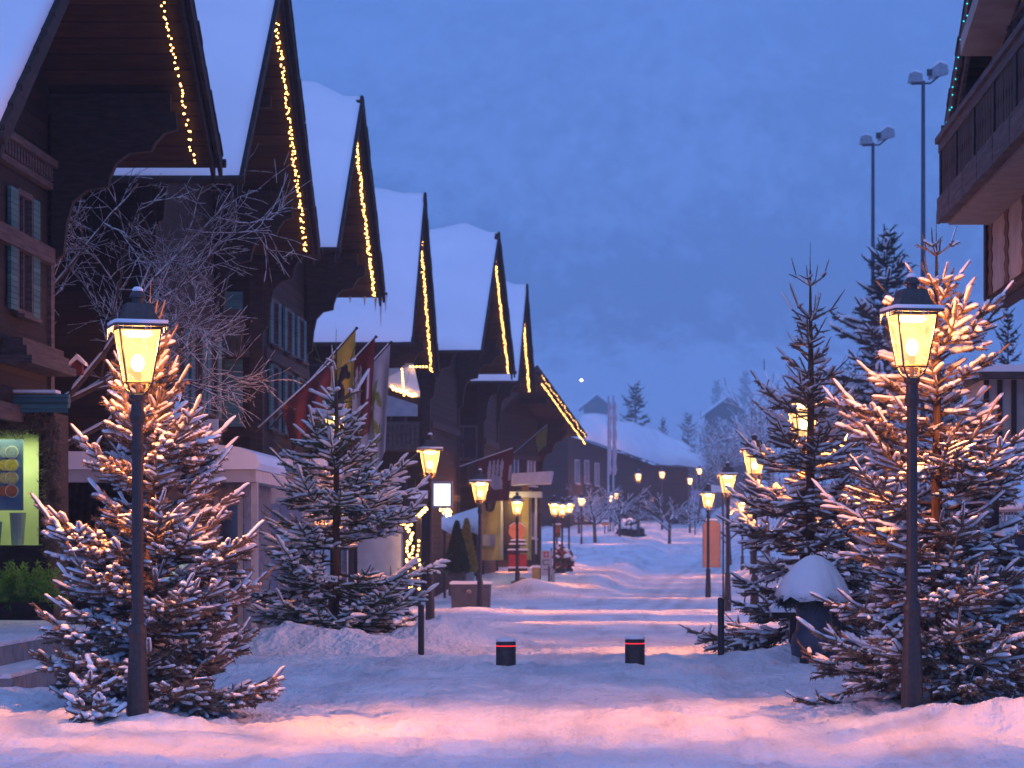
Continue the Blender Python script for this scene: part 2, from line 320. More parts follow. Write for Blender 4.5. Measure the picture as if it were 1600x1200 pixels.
def hill_mat():
    m = bpy.data.materials.new('hill_forest_and_snow'); m.use_nodes = True; t = m.node_tree; b = t.nodes['Principled BSDF']; b.inputs['Roughness'].default_value = .9
    tc = N(t, 'ShaderNodeTexCoord'); res = []
    for sc, st in ((.012, (1, .6, 1)), (.16, (1, .25, .5))):
        mp = N(t, 'ShaderNodeMapping'); mp.inputs['Scale'].default_value = st; t.links.new(tc.outputs['Object'], mp.inputs[0])
        nz = N(t, 'ShaderNodeTexNoise'); nz.inputs['Scale'].default_value = sc; nz.inputs['Detail'].default_value = 8; nz.inputs['Roughness'].default_value = .65
        t.links.new(mp.outputs[0], nz.inputs['Vector']); res.append(nz)
    ad = N(t, 'ShaderNodeMath', operation='MULTIPLY_ADD'); ad.inputs[1].default_value = .7
    t.links.new(res[1].outputs['Fac'], ad.inputs[0]); t.links.new(res[0].outputs['Fac'], ad.inputs[2])
    cr = N(t, 'ShaderNodeValToRGB'); cr.color_ramp.elements[0].position = .74; cr.color_ramp.elements[1].position = .95
    cr.color_ramp.elements[0].color = (.75, .76, .80, 1); cr.color_ramp.elements[1].color = (.05, .07, .09, 1)
    sx = N(t, 'ShaderNodeSeparateXYZ'); t.links.new(tc.outputs['Object'], sx.inputs[0]); fr = N(t, 'ShaderNodeMapRange'); fr.inputs['From Min'].default_value = 585; fr.inputs['From Max'].default_value = 670; fr.inputs['To Min'].default_value = -.16; t.links.new(sx.outputs['Y'], fr.inputs['Value']); fr.inputs['To Max'].default_value = .05
    a2 = N(t, 'ShaderNodeMath', operation='ADD'); t.links.new(ad.outputs[0], a2.inputs[0]); t.links.new(fr.outputs[0], a2.inputs[1])
    t.links.new(a2.outputs[0], cr.inputs[0]); t.links.new(cr.outputs[0], b.inputs['Base Color']); return m
hills = struct(link('hills', grid_mesh('hills', np.linspace(-330, 330, 150), np.linspace(400, 1040, 170), hill_z), hill_mat()))
# ================================================================== TREES
_ST = np.array([0, .12, .38, .7, .92, 1.0])
def _ring_faces(n, k):
    q = [(i*k+j, i*k+(j+1) % k, (i+1)*k+(j+1) % k, (i+1)*k+j) for i in range(n-1) for j in range(k)]
    return np.array(q)
def twig_arrays(O, D, L, Rd, rng, needles=14):
    """needle-covered twigs: spindle plus needle blades -> (V, quads, tris)"""
    n = len(O); D = D/np.linalg.norm(D, axis=1, keepdims=True)
    S = np.cross(D, [0, 0, 1.0]); ln = np.linalg.norm(S, axis=1, keepdims=True); S = np.where(ln < 1e-3, [1.0, 0, 0], S/np.maximum(ln, 1e-6)); U = np.cross(S, D)
    k = 5; rad = np.array([.55, .85, 1, .85, .5, .08]); a = np.arange(k)*2*np.pi/k
    x = np.repeat(_ST, k); yy = (rad[:, None]*np.cos(a)).ravel(); zz = (rad[:, None]*np.sin(a)).ravel()
    core = .62*Rd[:, None]
    V1 = O[:, None]+D[:, None]*(L[:, None]*x)[..., None]+S[:, None]*(core*yy)[..., None]+U[:, None]*(core*zz)[..., None]
    m = len(x); Q = (_ring_faces(6, k)[None]+(np.arange(n)*m)[:, None, None]).reshape(-1, 4)
    nu = rng.uniform(.03, 1.0, (n, needles)); th = rng.uniform(0, 2*np.pi, (n, needles)); nl = Rd[:, None]*rng.uniform(1.2, 2.2, (n, needles))
    B = O[:, None]+D[:, None]*(L[:, None]*nu)[..., None]; rdv = S[:, None]*np.cos(th)[..., None]+U[:, None]*np.sin(th)[..., None]
    tang = D[:, None]; w = Rd[:, None, None]*.26
    pv = -S[:, None]*np.sin(th)[..., None]+U[:, None]*np.cos(th)[..., None]
    T = B+rdv*nl[..., None]+tang*(nl*.75)[..., None]
    V2 = np.stack([B-tang*w-pv*w, B+tang*w+pv*w, T], 2).reshape(-1, 3)
    T2 = np.arange(len(V2)).reshape(-1, 3)+n*m
    return np.concatenate([V1.reshape(-1, 3), V2]), Q, T2
def snow_arrays(O, D, L, Rs, lift, rng):
    n = len(O); D = D/np.linalg.norm(D, axis=1, keepdims=True)
    S = np.cross(D, [0, 0, 1.0]); ln = np.linalg.norm(S, axis=1, keepdims=True); S = np.where(ln < 1e-3, [1.0, 0, 0], S/np.maximum(ln, 1e-6)); U = np.cross(S, D)
    k = 7; rad = np.array([.35, .9, 1, .95, .7, .12]); a = np.arange(k)*2*np.pi/k
    x = _ST*1.0; mult = rad[None]*rng.uniform(.72, 1.28, (n, 6))
    yy = np.cos(a); zz = np.where(np.sin(a) > 0, np.sin(a)*.95, np.sin(a)*.35)
    P = O[:, None]+D[:, None]*(L[:, None]*(.05+x*.97))[..., None]+U[:, None]*lift[:, None, None]
    r = Rs[:, None]*mult
    V = P[:, :, None]+S[:, None, None]*(r[..., None]*yy)[..., None]+U[:, None, None]*(r[..., None]*zz)[..., None]
    Q = (_ring_faces(6, k)[None]+(np.arange(n)*6*k)[:, None, None]).reshape(-1, 4)
    return V.reshape(-1, 3), Q
def seg_arrays(P0, P1, R0, R1, k=5):
    n = len(P0); D = P1-P0; D = D/np.maximum(np.linalg.norm(D, axis=1, keepdims=True), 1e-6)
    S = np.cross(D, [0, 0, 1.0]); ln = np.linalg.norm(S, axis=1, keepdims=True); S = np.where(ln < 1e-3, [1.0, 0, 0], S/np.maximum(ln, 1e-6)); U = np.cross(S, D)
    a = np.arange(k)*2*np.pi/k; c = S[:, None]*np.cos(a)[:, None]+U[:, None]*np.sin(a)[:, None]
    V = np.stack([P0[:, None]+c*R0[:, None, None], P1[:, None]+c*R1[:, None, None]], 1).reshape(-1, 3)
    Q = (_ring_faces(2, k)[None]+(np.arange(n)*2*k)[:, None, None]).reshape(-1, 4); return V, Q
def spruce_data(H, Rm, seed, nb=100, zmin=.06, prof=None, asc=(-.15, .75), tw=.19, trad=.022, snowp=.9, sthick=.030, gap=.085, bare_top=.10, needles=14, sub=True, dens=1.0, front=None, low_snow=.6, crown_top=True):
    rng = np.random.default_rng(seed); prof = prof or (lambda t: (1-t)**.75)
    TO, TD, TL, TR = [], [], [], []; BP0, BP1, BR0, BR1 = [], [], [], []
    def twig(o, d, l, r=1.0): TO.append(o); TD.append(d); TL.append(l); TR.append(trad*r)
    def branch(z, L, az, el, t, droop=1.0, cut=.2):
        hd = np.array([math.cos(az), math.sin(az), 0])
        L = min(L, Rm*1.15)
        if front is not None and hd[1]*L*math.cos(el) < -front: L = max(.2, front/abs(hd[1]*math.cos(el)))
        ns = max(4, int(L/.1)); pts = []; bend = rng.uniform(-.12, .12); sd0 = np.array([-hd[1], hd[0], 0])
        for k in range(ns+1):
            q = k/ns; pts.append(np.array([0, 0, z])+hd*L*math.cos(el)*q+sd0*bend*L*q*q+np.array([0, 0, 1])*L*(math.sin(el)*q-.25*q*(1-q)*(1-t)*droop+.20*q*q))
        pts = np.array(pts); pts[1:, :2] += rng.normal(0, .010, (ns, 2)); pts[1:, 2] += rng.normal(0, .007, ns)
        for k in range(ns):
            q = k/ns; r0 = .005+.011*L*(1-q); r1 = .005+.011*L*(1-(k+1)/ns)
            BP0.append(pts[k]); BP1.append(pts[k+1]); BR0.append(r0); BR1.append(r1)
            if q > .28: twig(pts[k], pts[k+1]-pts[k], np.linalg.norm(pts[k+1]-pts[k])*1.3, .92)
        d = pts[-1]-pts[-2]; d = d/np.linalg.norm(d)
        twig(pts[-1], d+np.array([0, 0, .2]), tw*rng.uniform(.8, 1.25), .8)
        q = cut+rng.uniform(0, .1)
        while q < .99:
            f = q*ns; k = min(int(f), ns-1); p = pts[k]+(pts[k+1]-pts[k])*(f-k); d = pts[k+1]-pts[k]; d = d/np.linalg.norm(d); side = np.cross(d, [0, 0, 1.0]); side = side/max(np.linalg.norm(side), 1e-4)
            for sg in (-1, 1):
                if rng.uniform() > dens: continue
                a = rng.uniform(.55, .95); dd = d*math.cos(a)+side*sg*math.sin(a)+np.array([0, 0, rng.uniform(-.30, .14)])
                tl = min(.6*L*(1-q)+.65*tw, 2.4*tw if sub else tw*1.3)*rng.uniform(.7, 1.2)
                if sub and tl > tw*1.45:
                    m = max(2, int(tl/(gap*1.15))); dd = dd/np.linalg.norm(dd); sd = np.cross(dd, [0, 0, 1.0]); sd = sd/max(np.linalg.norm(sd), 1e-4)
                    twig(p, dd, tl*.6); twig(p+dd*tl*.5, dd+np.array([0, 0, .12]), tl*.6)
                    BP0.append(p); BP1.append(p+dd*tl*.8); BR0.append(.006); BR1.append(.004)
                    for j in range(1, m):
                        for s2 in (-1, 1):
                            a2 = rng.uniform(.5, .85)
                            twig(p+dd*tl*j/m, dd*math.cos(a2)+sd*s2*math.sin(a2)+np.array([0, 0, rng.uniform(-.25, .15)]), tw*rng.uniform(.55, 1.0)*(1.1-.45*j/m), .9)
                else: twig(p, dd, tl)
            q += gap/L*rng.uniform(.8, 1.3)
        for _ in range(int(L*1.3*(tw < .4))):
            q = rng.uniform(.5, 1); k = min(int(q*ns), ns-1); twig(pts[k], np.array([rng.normal(0, .35), rng.normal(0, .35), 1]), tw*rng.uniform(.4, .9), .7)
    ct = 1-bare_top
    for i in range(nb):
        t = ((i+rng.uniform(0, 1))/nb)**1.25
        z = H*(zmin+(ct-zmin)*t); L = max(.16, Rm*prof(t)*rng.choice([rng.uniform(.42, .78), rng.uniform(.78, 1.05), rng.uniform(1.05, 1.35)], p=[.34, .46, .2])); az = i*2.39996+rng.uniform(-.4, .4)
        if vnoise(az*1.1+seed, t*7.0+seed, 3)+vnoise(math.sin(az)*2.1, t*3+seed, 9)*.6 < -.22: continue
        if front is not None and t > .42 and math.sin(az) < -.25 and rng.uniform() < .55: continue
        branch(z, L, az, asc[0]+(asc[1]-asc[0])*t+rng.uniform(-.2, .2), t)
    zt = H*ct
    if crown_top:   # candelabra whorls of the last years' growth below a thin leader
        hh = H-zt
        for (fz, n, Lk, e) in ((.0, 5, .62, .75), (.42, 4, .42, 1.0)):
            a0 = rng.uniform(0, 6)
            for k in range(n):
                az = a0+k*6.283/n+rng.uniform(-.3, .3); z = zt+hh*fz; L = hh*Lk*rng.uniform(.75, 1.2); p = np.array([0, 0, z]); d0 = np.array([math.cos(az)*math.cos(e*.55), math.sin(az)*math.cos(e*.55), math.sin(e*.55)]); d1 = np.array([math.cos(az)*math.cos(e*1.25), math.sin(az)*math.cos(e*1.25), math.sin(e*1.25)])
                twig(p, d0, L*.55, .72); twig(p+d0*L*.5, d1, L*.55, .62)
                for s2 in (-1, 1):
                    if rng.uniform() < .5: twig(p+d0*L*.45, d0+np.array([-math.sin(az), math.cos(az), 0])*s2*.9, tw*.6, .7)
        for k in range(5): twig(np.array([0, 0, zt+hh*(k*.2-.02)]), np.array([.015*math.sin(k*2), .015*math.cos(k*3), 1.0]), hh*.23, .62-.08*k)
    TO = np.array(TO); TD = np.array(TD); TL = np.array(TL); TR = np.array(TR)
    TR = TR*rng.uniform(.8, 1.2, len(TR))
    V, Q, T = twig_arrays(TO, TD, TL, TR, rng, needles)
    nd = TD/np.linalg.norm(TD, axis=1, keepdims=True)
    hz = np.sqrt(nd[:, 0]**2+nd[:, 1]**2); lump = .5+.9*(vnoise(TO[:, 0]*3.1+seed, TO[:, 1]*3.1+TO[:, 2]*2.3, seed)+.5)
    hgt = np.clip(TO[:, 2]/H, 0, 1); rad = np.sqrt(TO[:, 0]**2+TO[:, 1]**2)/Rm; expo = np.clip(low_snow+(1-low_snow)*(hgt*1.9), 0, 1)*np.clip(.35+rad*1.3, 0, 1)
    keep = (rng.uniform(size=len(TO)) < snowp*expo*np.clip(hz*1.5, .25, 1)*np.clip(lump+.25, .3, 1))
    sr = sthick*rng.uniform(.75, 1.2, keep.sum())*np.clip(lump[keep], .6, 1.25)*np.clip(hz[keep]*1.3, .4, 1)
    SV, SQ = snow_arrays(TO[keep], TD[keep], TL[keep], sr, TR[keep]*.75*hz[keep], rng)
    BV, BQ = seg_arrays(np.array(BP0), np.array(BP1), np.array(BR0), np.array(BR1))
    return (V, Q, T), (SV, SQ), (BV, BQ), len(TO)
def spruce(label, loc, H, Rm, seed, name='spruce_tree', group=None, fol='needles', rot=0, **kw):
    (V, Q, T), (SV, SQ), (BV, BQ), n = spruce_data(H, Rm, seed, **kw)
    root = thing(name, label, 'tree', loc, group); root.rotation_euler.z = rot
    tr = MB(); r0 = .022*H*.75
    tr.tube([(0, 0, -.3), (0, 0, H*.3), (.01, 0, H*.65), (0, 0, H*.93)], [r0, r0*.8, r0*.5, r0*.12], 9)
    part_local('trunk', tr, M['bark'], root, True)
    link('branches', np_mesh('branches', BV, BQ), M['bark'], root)
    link('foliage', np_mesh('foliage', V, Q, T), M[fol], root)
    link('snow', np_mesh('snow', SV, SQ, smooth=True), M['twig_snow'], root)
    return root
def part_local(name, mb, m, parent, smooth=False):
    return link(name, mb.mesh(name, (0, 0, 0), smooth), m, parent)
# the four big spruces tied to the lamps and one at the edge
full = lambda t: (1-t)**.55*(1-.25*max(0, .18-t)/.18)
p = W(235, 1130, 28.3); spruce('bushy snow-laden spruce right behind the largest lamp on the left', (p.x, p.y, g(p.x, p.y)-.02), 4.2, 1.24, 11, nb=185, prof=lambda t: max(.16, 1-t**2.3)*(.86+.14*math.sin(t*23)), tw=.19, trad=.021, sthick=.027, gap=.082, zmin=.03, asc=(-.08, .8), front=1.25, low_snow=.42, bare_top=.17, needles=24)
p = W(525, 1000, 46.4); spruce('slender spruce with warm lit top in front of the flags', (p.x, p.y, .04), 5.05, 1.78, 23, fol='needles_green', nb=98, prof=lambda t: (1-t)**.68, tw=.25, trad=.023, asc=(-.2, .55), sthick=.036, gap=.125, bare_top=.24, low_snow=.6)
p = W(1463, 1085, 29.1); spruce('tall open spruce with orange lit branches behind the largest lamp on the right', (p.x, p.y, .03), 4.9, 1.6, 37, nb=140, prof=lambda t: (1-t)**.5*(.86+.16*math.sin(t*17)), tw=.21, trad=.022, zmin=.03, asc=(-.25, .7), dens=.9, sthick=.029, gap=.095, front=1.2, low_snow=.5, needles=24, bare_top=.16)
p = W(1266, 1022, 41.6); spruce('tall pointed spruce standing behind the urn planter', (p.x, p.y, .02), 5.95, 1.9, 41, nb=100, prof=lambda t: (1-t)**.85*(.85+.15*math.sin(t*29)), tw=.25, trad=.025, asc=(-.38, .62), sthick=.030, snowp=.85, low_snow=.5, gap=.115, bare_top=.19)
p = W(1722, 1090, 29.6); spruce('spruce at the right edge with drooping low branches', (p.x, p.y, .05), 3.0, 1.62, 53, nb=44, prof=lambda t: (1-t)**.7, tw=.24, asc=(-.2, .6))
p = W(142, 1125, 26.7); spruce('tiny snow-topped spruce sprig at the foot of the bushy spruce', (p.x, p.y, g(p.x, p.y)-.05), .42, .26, 61, name='spruce_sprig', nb=12, tw=.11, sub=False, bare_top=.02, zmin=.15, sthick=.034, crown_top=False)
# distant conifers
def pine_proto(label, loc, H, Rm, seed, group, **kw):
    d = dict(nb=110, prof=lambda t: (1-t)**.8*(.75+.25*math.sin(t*37)), tw=.75, trad=.10, snowp=.35, sthick=.10, gap=.42, needles=10, sub=False, crown_top=False, bare_top=.04, zmin=.12, asc=(-.3, .3)); d.update(kw)
    return spruce(label, loc, H, Rm, seed, 'conifer', group, 'needles_dark', **d)
GC = 'conifers beyond the rooftops'
cA = W(1385, 345, 118); pA = pine_proto('dense dark conifer rising behind the floodlight masts', (cA.x, cA.y, g(cA.x, cA.y)), cA.z-g(cA.x, cA.y), 2.3, 71, GC, prof=lambda t: min(1, (1-t)*2.6)**.8*(.75+.25*math.sin(t*31)), nb=190, snowp=.5, tw=.5, trad=.085, gap=.3)
cB = W(993, 592, 335); pB = pine_proto('broad dark conifer standing behind the snowy barn roof', (cB.x, cB.y, g(cB.x, cB.y)), cB.z-g(cB.x, cB.y), 3.6, 73, GC, nb=95, prof=lambda t: (1-t)**.62*(.7+.3*math.sin(t*41)), zmin=.2)
for (px, py, d, s, lab) in ((1036, 648, 332, .55, 'small narrow conifer right of the broad one behind the barn'), (1150, 650, 380, 1.0, 'faint conifer in the mist above the far lamps'), (1122, 660, 375, .8, 'faint conifer in the mist beside the far cabin'),
                            (1075, 640, 365, .9, 'faint conifer in the mist left of the far cabin'), (1185, 640, 300, 1.1, 'misty conifer left of the pointed spruce'), (1330, 560, 190, 1.05, 'dim conifer between the pointed spruce and the masts'),
                            (1575, 470, 95, .62, 'dark conifer glimpsed under the chalet balcony'), (1120, 590, 470, .9, 'palest conifer on the misty slope'), (1165, 575, 480, 1.0, 'pale conifer on the misty slope near the snow field edge')):
    c = copy_tree(pB); q = W(px, py, d); H = cB.z-g(cB.x, cB.y); gz = g(q.x, q.y) if d < 400 else float(hill_z(np.array(q.x), np.array(float(d))))
    k = max(.25, (q.z-gz)/H); c.location = (q.x, q.y, gz); c.scale = (k*s, k*s, k); c.rotation_euler.z = d*1.7; c['label'] = lab
# bare trees with snow on every twig
def bare_data(seed, H, spread, levels=4, n0=5, up=.7, rad=.10, kids=(3, 5), curve=.25, snow=.016, start=.25, minr=.006):
    rng = np.random.default_rng(seed); P0, P1, R0, R1 = [], [], [], []
    def grow(p, d, L, r, lev):
        ns = 4 if lev < levels else 3; pts = [p]; dd = d.copy()
        for k in range(ns):
            dd = dd+rng.normal(0, .12, 3)+np.array([0, 0, curve*.25*(1 if lev < levels else .3)]); dd /= np.linalg.norm(dd); q = pts[-1]+dd*L/ns
            ra = max(minr, r*(1-.6*k/ns)); rb = max(minr*.8, r*(1-.6*(k+1)/ns)); P0.append(pts[-1]); P1.append(q); R0.append(ra); R1.append(rb); pts.append(q)
        if lev >= levels: return
        for _ in range(rng.integers(kids[0], kids[1]+1)):
            s = rng.uniform(.3, 1.0); k = min(int(s*ns), ns-1); q = pts[k]+(pts[k+1]-pts[k])*(s*ns-k); ax = rng.normal(0, 1, 3); ax -= dd*ax.dot(dd); ax /= np.linalg.norm(ax); a = rng.uniform(.4, .95)
            grow(q, dd*math.cos(a)+ax*math.sin(a), L*rng.uniform(.5, .78), max(minr, r*.5), lev+1)
    tr = np.array([0, 0, 0.]); top = np.array([rng.normal(0, .1), rng.normal(0, .1), H*start]); P0.append(tr-[0, 0, .3]); P1.append(top); R0.append(rad*1.2); R1.append(rad)
    for i in range(n0):
        az = i*2*math.pi/n0+rng.uniform(-.4, .4); e = up+rng.uniform(-.25, .25)
        grow(top-np.array([0, 0, rng.uniform(0, H*start*.5)]), np.array([math.cos(az)*math.cos(e)*spread[0]+spread[2], math.sin(az)*math.cos(e)*spread[1], math.sin(e)]), H*(1-start)*rng.uniform(.45, .7), rad*.6, 1)
    P0, P1, R0, R1 = map(np.array, (P0, P1, R0, R1)); D = P1-P0; L = np.linalg.norm(D, axis=1); hz = np.sqrt(D[:, 0]**2+D[:, 1]**2)/L
    B = seg_arrays(P0, P1, R0, R1, 4); keep = hz > .3
    S = snow_arrays(P0[keep], D[keep], L[keep], np.minimum(R0[keep]*.8+snow, .05+snow), R0[keep]*.7, rng)
    return B, S, (P0, P1, R1)
def bare_tree(label, loc, seed, H, spread, name='bare_tree', group=None, clusters=0, **kw):
    B, S, (P0, P1, R1) = bare_data(seed, H, spread, **kw); root = thing(name, label, 'tree', loc, group)
    link('branches', np_mesh('branches', *B), M['twig'], root); link('snow', np_mesh('snow', *S, smooth=True), M['twig_snow'], root)
    if clusters:
        rng = np.random.default_rng(seed+1); ends = P1[R1 < .01]; ends = ends[(ends[:, 0] > 1.2)]; ends = ends[rng.integers(0, len(ends), clusters)]; mb = MB(); V = []; 
        for e in ends:
            for _ in range(14): V.append(e+rng.normal(0, .05, 3)+[0, 0, -.04])
        V = np.array(V); a = rng.normal(0, .022, (len(V), 3)); b = rng.normal(0, .022, (len(V), 3)); VV = np.stack([V, V+a, V+b], 1).reshape(-1, 3)
        link('seed_heads', np_mesh('seed_heads', VV, None, np.arange(len(VV)).reshape(-1, 3)), M['seed'], root)
    return root
M['seed'] = mat('seed', (.20, .17, .13), (.34, .30, .26), 10, .9)
q = W(88, 700, 51.8); bare_tree('large bare tree arching snowy twigs across the chalet front', (q.x-.25, q.y, g(q.x, q.y)), 5, 9.2, (1.25, .45, .10), levels=5, n0=8, up=.80, kids=(3, 5), curve=.08, snow=.002, start=.42, rad=.10, minr=.004, clusters=170)
GB = 'bare trees along the far bend'
b1 = bare_tree('spreading snowy bare tree beside the pale flagpoles', (0, 0, 0), 9, 4.6, (1, 1, 0), group=GB, levels=4, n0=6, up=.5, kids=(2, 4), snow=.004, start=.38, rad=.10, minr=.014)
b2 = bare_tree('tall thin bare tree in the mist left of the pointed spruce', (0, 0, 0), 15, 9, (.5, .5, 0), group='tall bare trees in the mist', levels=4, n0=5, up=1.1, kids=(3, 4), snow=.03, start=.3, rad=.12, minr=.026)
def put(o, x, y, s=1, rz=0, lab=None):
    o.location = (x, y, g(x, y)-.05); o.scale = (s, s, s); o.rotation_euler.z = rz
    if lab: o['label'] = lab
q = W(930, 800, 212); put(b1, q.x, q.y, 1.15)
for (px, d, s, lab) in ((968, 222, 1.0, 'snowy bare tree between the flagpoles and the hanging lamp'), (1046, 222, 1.1, 'spreading snowy bare tree in front of the middle of the barn'), (905, 226, 1.0, 'snowy bare tree before the white framed barn windows'),
                        (1140, 170, 1.35, 'snowy bare tree behind the right hand far lamps'), (1200, 150, 1.4, 'snowy bare tree hidden behind the pointed spruce'), (1320, 120, 1.5, 'snowy bare shrub tree below the floodlight masts'), (1385, 105, 1.3, 'snowy bare shrub tree right of the mast feet'), (1500, 92, 1.2, 'snowy bare tree at the fence beyond the right chalet')):
    c = copy_tree(b1); q = W(px, 800, d); put(c, q.x, q.y, s, d, lab)
q = W(1205, 700, 240); put(b2, q.x, q.y, 1.1)
for (px, d, s, lab) in ((1235, 255, 1.15, 'tall thin bare tree touching the side of the pointed spruce'), (1130, 300, 1.1, 'tall thin bare tree above the right far lamps'), (1090, 310, 1.0, 'tall thin bare tree above the barn end'), (1310, 150, .95, 'tall thin bare tree left of the floodlight masts'), (1345, 160, 1.0, 'tall thin bare tree beside the shorter mast'), (1420, 130, .8, 'tall thin bare tree behind the right lamp head'), (1165, 340, 1.2, 'faint tall bare tree in the mist'), (1060, 330, 1.0, 'faint bare tree behind the barn roof')):
    c = copy_tree(b2); q = W(px, 700, d); put(c, q.x, q.y, s, d, lab)
# ================================================================== STREET LAMPS
def lamp_proto():
    root = thing('street_lamp', '', 'street lamp'); q2 = math.sqrt(2)
    b = MB(); b.lathe([(.105, -1.2), (.105, .2), (.09, .5), (.078, .78), (.083, .80), (.09, .84), (.083, .88), (.065, .92)], 14); part_local('base', b, M['pole'], root)
    b = MB(); b.lathe([(.058, .9), (.055, 1.6), (.052, 2.5), (.058, 2.52), (.065, 2.56), (.052, 2.6), (.05, 2.78), (.062, 2.8), (.075, 2.86), (.06, 2.92), (.058, 3.0), (.08, 3.03), (.08, 3.06), (.04, 3.08)], 12); part_local('pole', b, M['pole'], root)
    b = MB()
    for k in range(4):
        a = math.pi/4+k*math.pi/2; c, s = math.cos(a)*q2, math.sin(a)*q2
        b.tube([(.03*c, .03*s, 3.05), (.075*c, .075*s, 3.07), (.115*c, .115*s, 3.11), (.15*c, .15*s, 3.18)], .013, 5)
        b.tube([(.15*c, .15*s, 3.176), (.252*c, .252*s, 3.69)], .014, 5)
        a2 = a+math.pi/2; c2, s2 = math.cos(a2)*q2, math.sin(a2)*q2
        b.tube([(.15*c, .15*s, 3.176), (.15*c2, .15*s2, 3.176)], .014, 5); b.tube([(.25*c, .25*s, 3.675), (.25*c2, .25*s2, 3.675)], .014, 5)
    part_local('lantern_frame', b, M['iron'], root)
    b = MB(); ring = lambda h, z: [(sx*h, sy*h, z) for sx, sy in ((-1, -1), (1, -1), (1, 1), (-1, 1))]
    b.add(ring(.146, 3.18)+ring(.245, 3.665), [(i, (i+1) % 4, 4+(i+1) % 4, 4+i) for i in range(4)]); part_local('glass', b, M['lantern_glass'], root)
    b = MB(); b.lathe([(.315*q2, 3.69), (.325*q2, 3.70), (.315*q2, 3.715), (.275*q2, 3.72), (.225*q2, 3.76), (.185*q2, 3.82), (.155*q2, 3.90), (.14*q2, 3.915)], 4, rot=math.pi/4)
    b.lathe([(.07, 3.91), (.07, 3.965), (.10, 3.97), (.098, 3.99), (.075, 4.02), (.03, 4.04), (.001, 4.045)], 12); part_local('hood', b, M['iron'], root)
    b = MB(); b.lathe([(.02, 3.06), (.02, 3.2), (.032, 3.21), (.032, 3.28)], 8); part_local('burner', b, M['orange'], root)
    b = MB(); b.ball((0, 0, 3.36), .062, 8, 1.3); b.lathe([(.001, 3.60), (.10, 3.605), (.14, 3.63), (.13, 3.655), (.001, 3.66)], 12); part_local('bulb', b, M['glow_bulb_reflector'], root, True)  # disc under the hood: the reflector's shine, given a glow of its own
    rg = random.Random(3); b = MB(); b.lathe([(.318*q2, 3.717), (.322*q2, 3.745), (.27*q2, 3.755), (.262*q2, 3.733)], 4, rot=math.pi/4)
    b.lathe([(.06, 4.03), (.07, 4.045), (.04, 4.07), (.001, 4.075)], 10); part_local('snow_cap', b, M['snow'], root, True)
    b = MB()
    for k in range(26):
        t = rg.uniform(-.31, .31); s = rg.choice((-1, 1)); x, y = (t, s*.318) if k % 2 else (s*.318, t); l = rg.uniform(.02, .07)*(2.2 if k % 9 == 0 else 1); b.tube([(x, y, 3.70), (x, y, 3.70-l)], [.007, .001], 4)
    part_local('ice_fringe', b, M['ice'], root)['kind'] = 'stuff'
    ld = bpy.data.lights.new('lamp_light', 'POINT'); ld.energy = LAMP_W; ld.color = LAMP_COL; ld.shadow_soft_size = .05
    # street optic: the luminaire throws most light across the street and straight down, little along it
    ld.use_nodes = True; t = ld.node_tree; em = t.nodes['Emission']; ge = N(t, 'ShaderNodeNewGeometry'); sp = N(t, 'ShaderNodeSeparateXYZ'); t.links.new(ge.outputs['Incoming'], sp.inputs[0])
    def mth(op, a, b=None):
        n = N(t, 'ShaderNodeMath', operation=op)
        for i, v in enumerate((a, b)):
            if v is None: continue
            if isinstance(v, (int, float)): n.inputs[i].default_value = v
            else: t.links.new(v, n.inputs[i])
        return n.outputs[0]
    y2 = mth('MULTIPLY', sp.outputs['Y'], sp.outputs['Y']); across = mth('EXPONENT', mth('MULTIPLY', y2, -1/OPT_W**2)); z2 = mth('MULTIPLY', sp.outputs['Z'], sp.outputs['Z'])
    mr = N(t, 'ShaderNodeMapRange', interpolation_type='SMOOTHSTEP'); t.links.new(z2, mr.inputs['Value']); mr.inputs['From Min'].default_value = .45; mr.inputs['From Max'].default_value = .85; mr.inputs['To Max'].default_value = OPT_DOWN
    t.links.new(mth('ADD', mth('ADD', across, OPT_BASE), mr.outputs[0]), em.inputs['Strength'])
    l = bpy.data.objects.new('lamp_light', ld); COL.objects.link(l); l.location = (0, 0, 3.53); l.parent = root
    for ch in root.children:
        if ch.name.split('.')[0] in ('lantern_frame', 'glass', 'hood', 'snow_cap', 'ice_fringe'): ch.scale = (.78, .78, 1)
    return root
LP = lamp_proto(); first = True; GL = 'lantern street lamps along the snowy street'
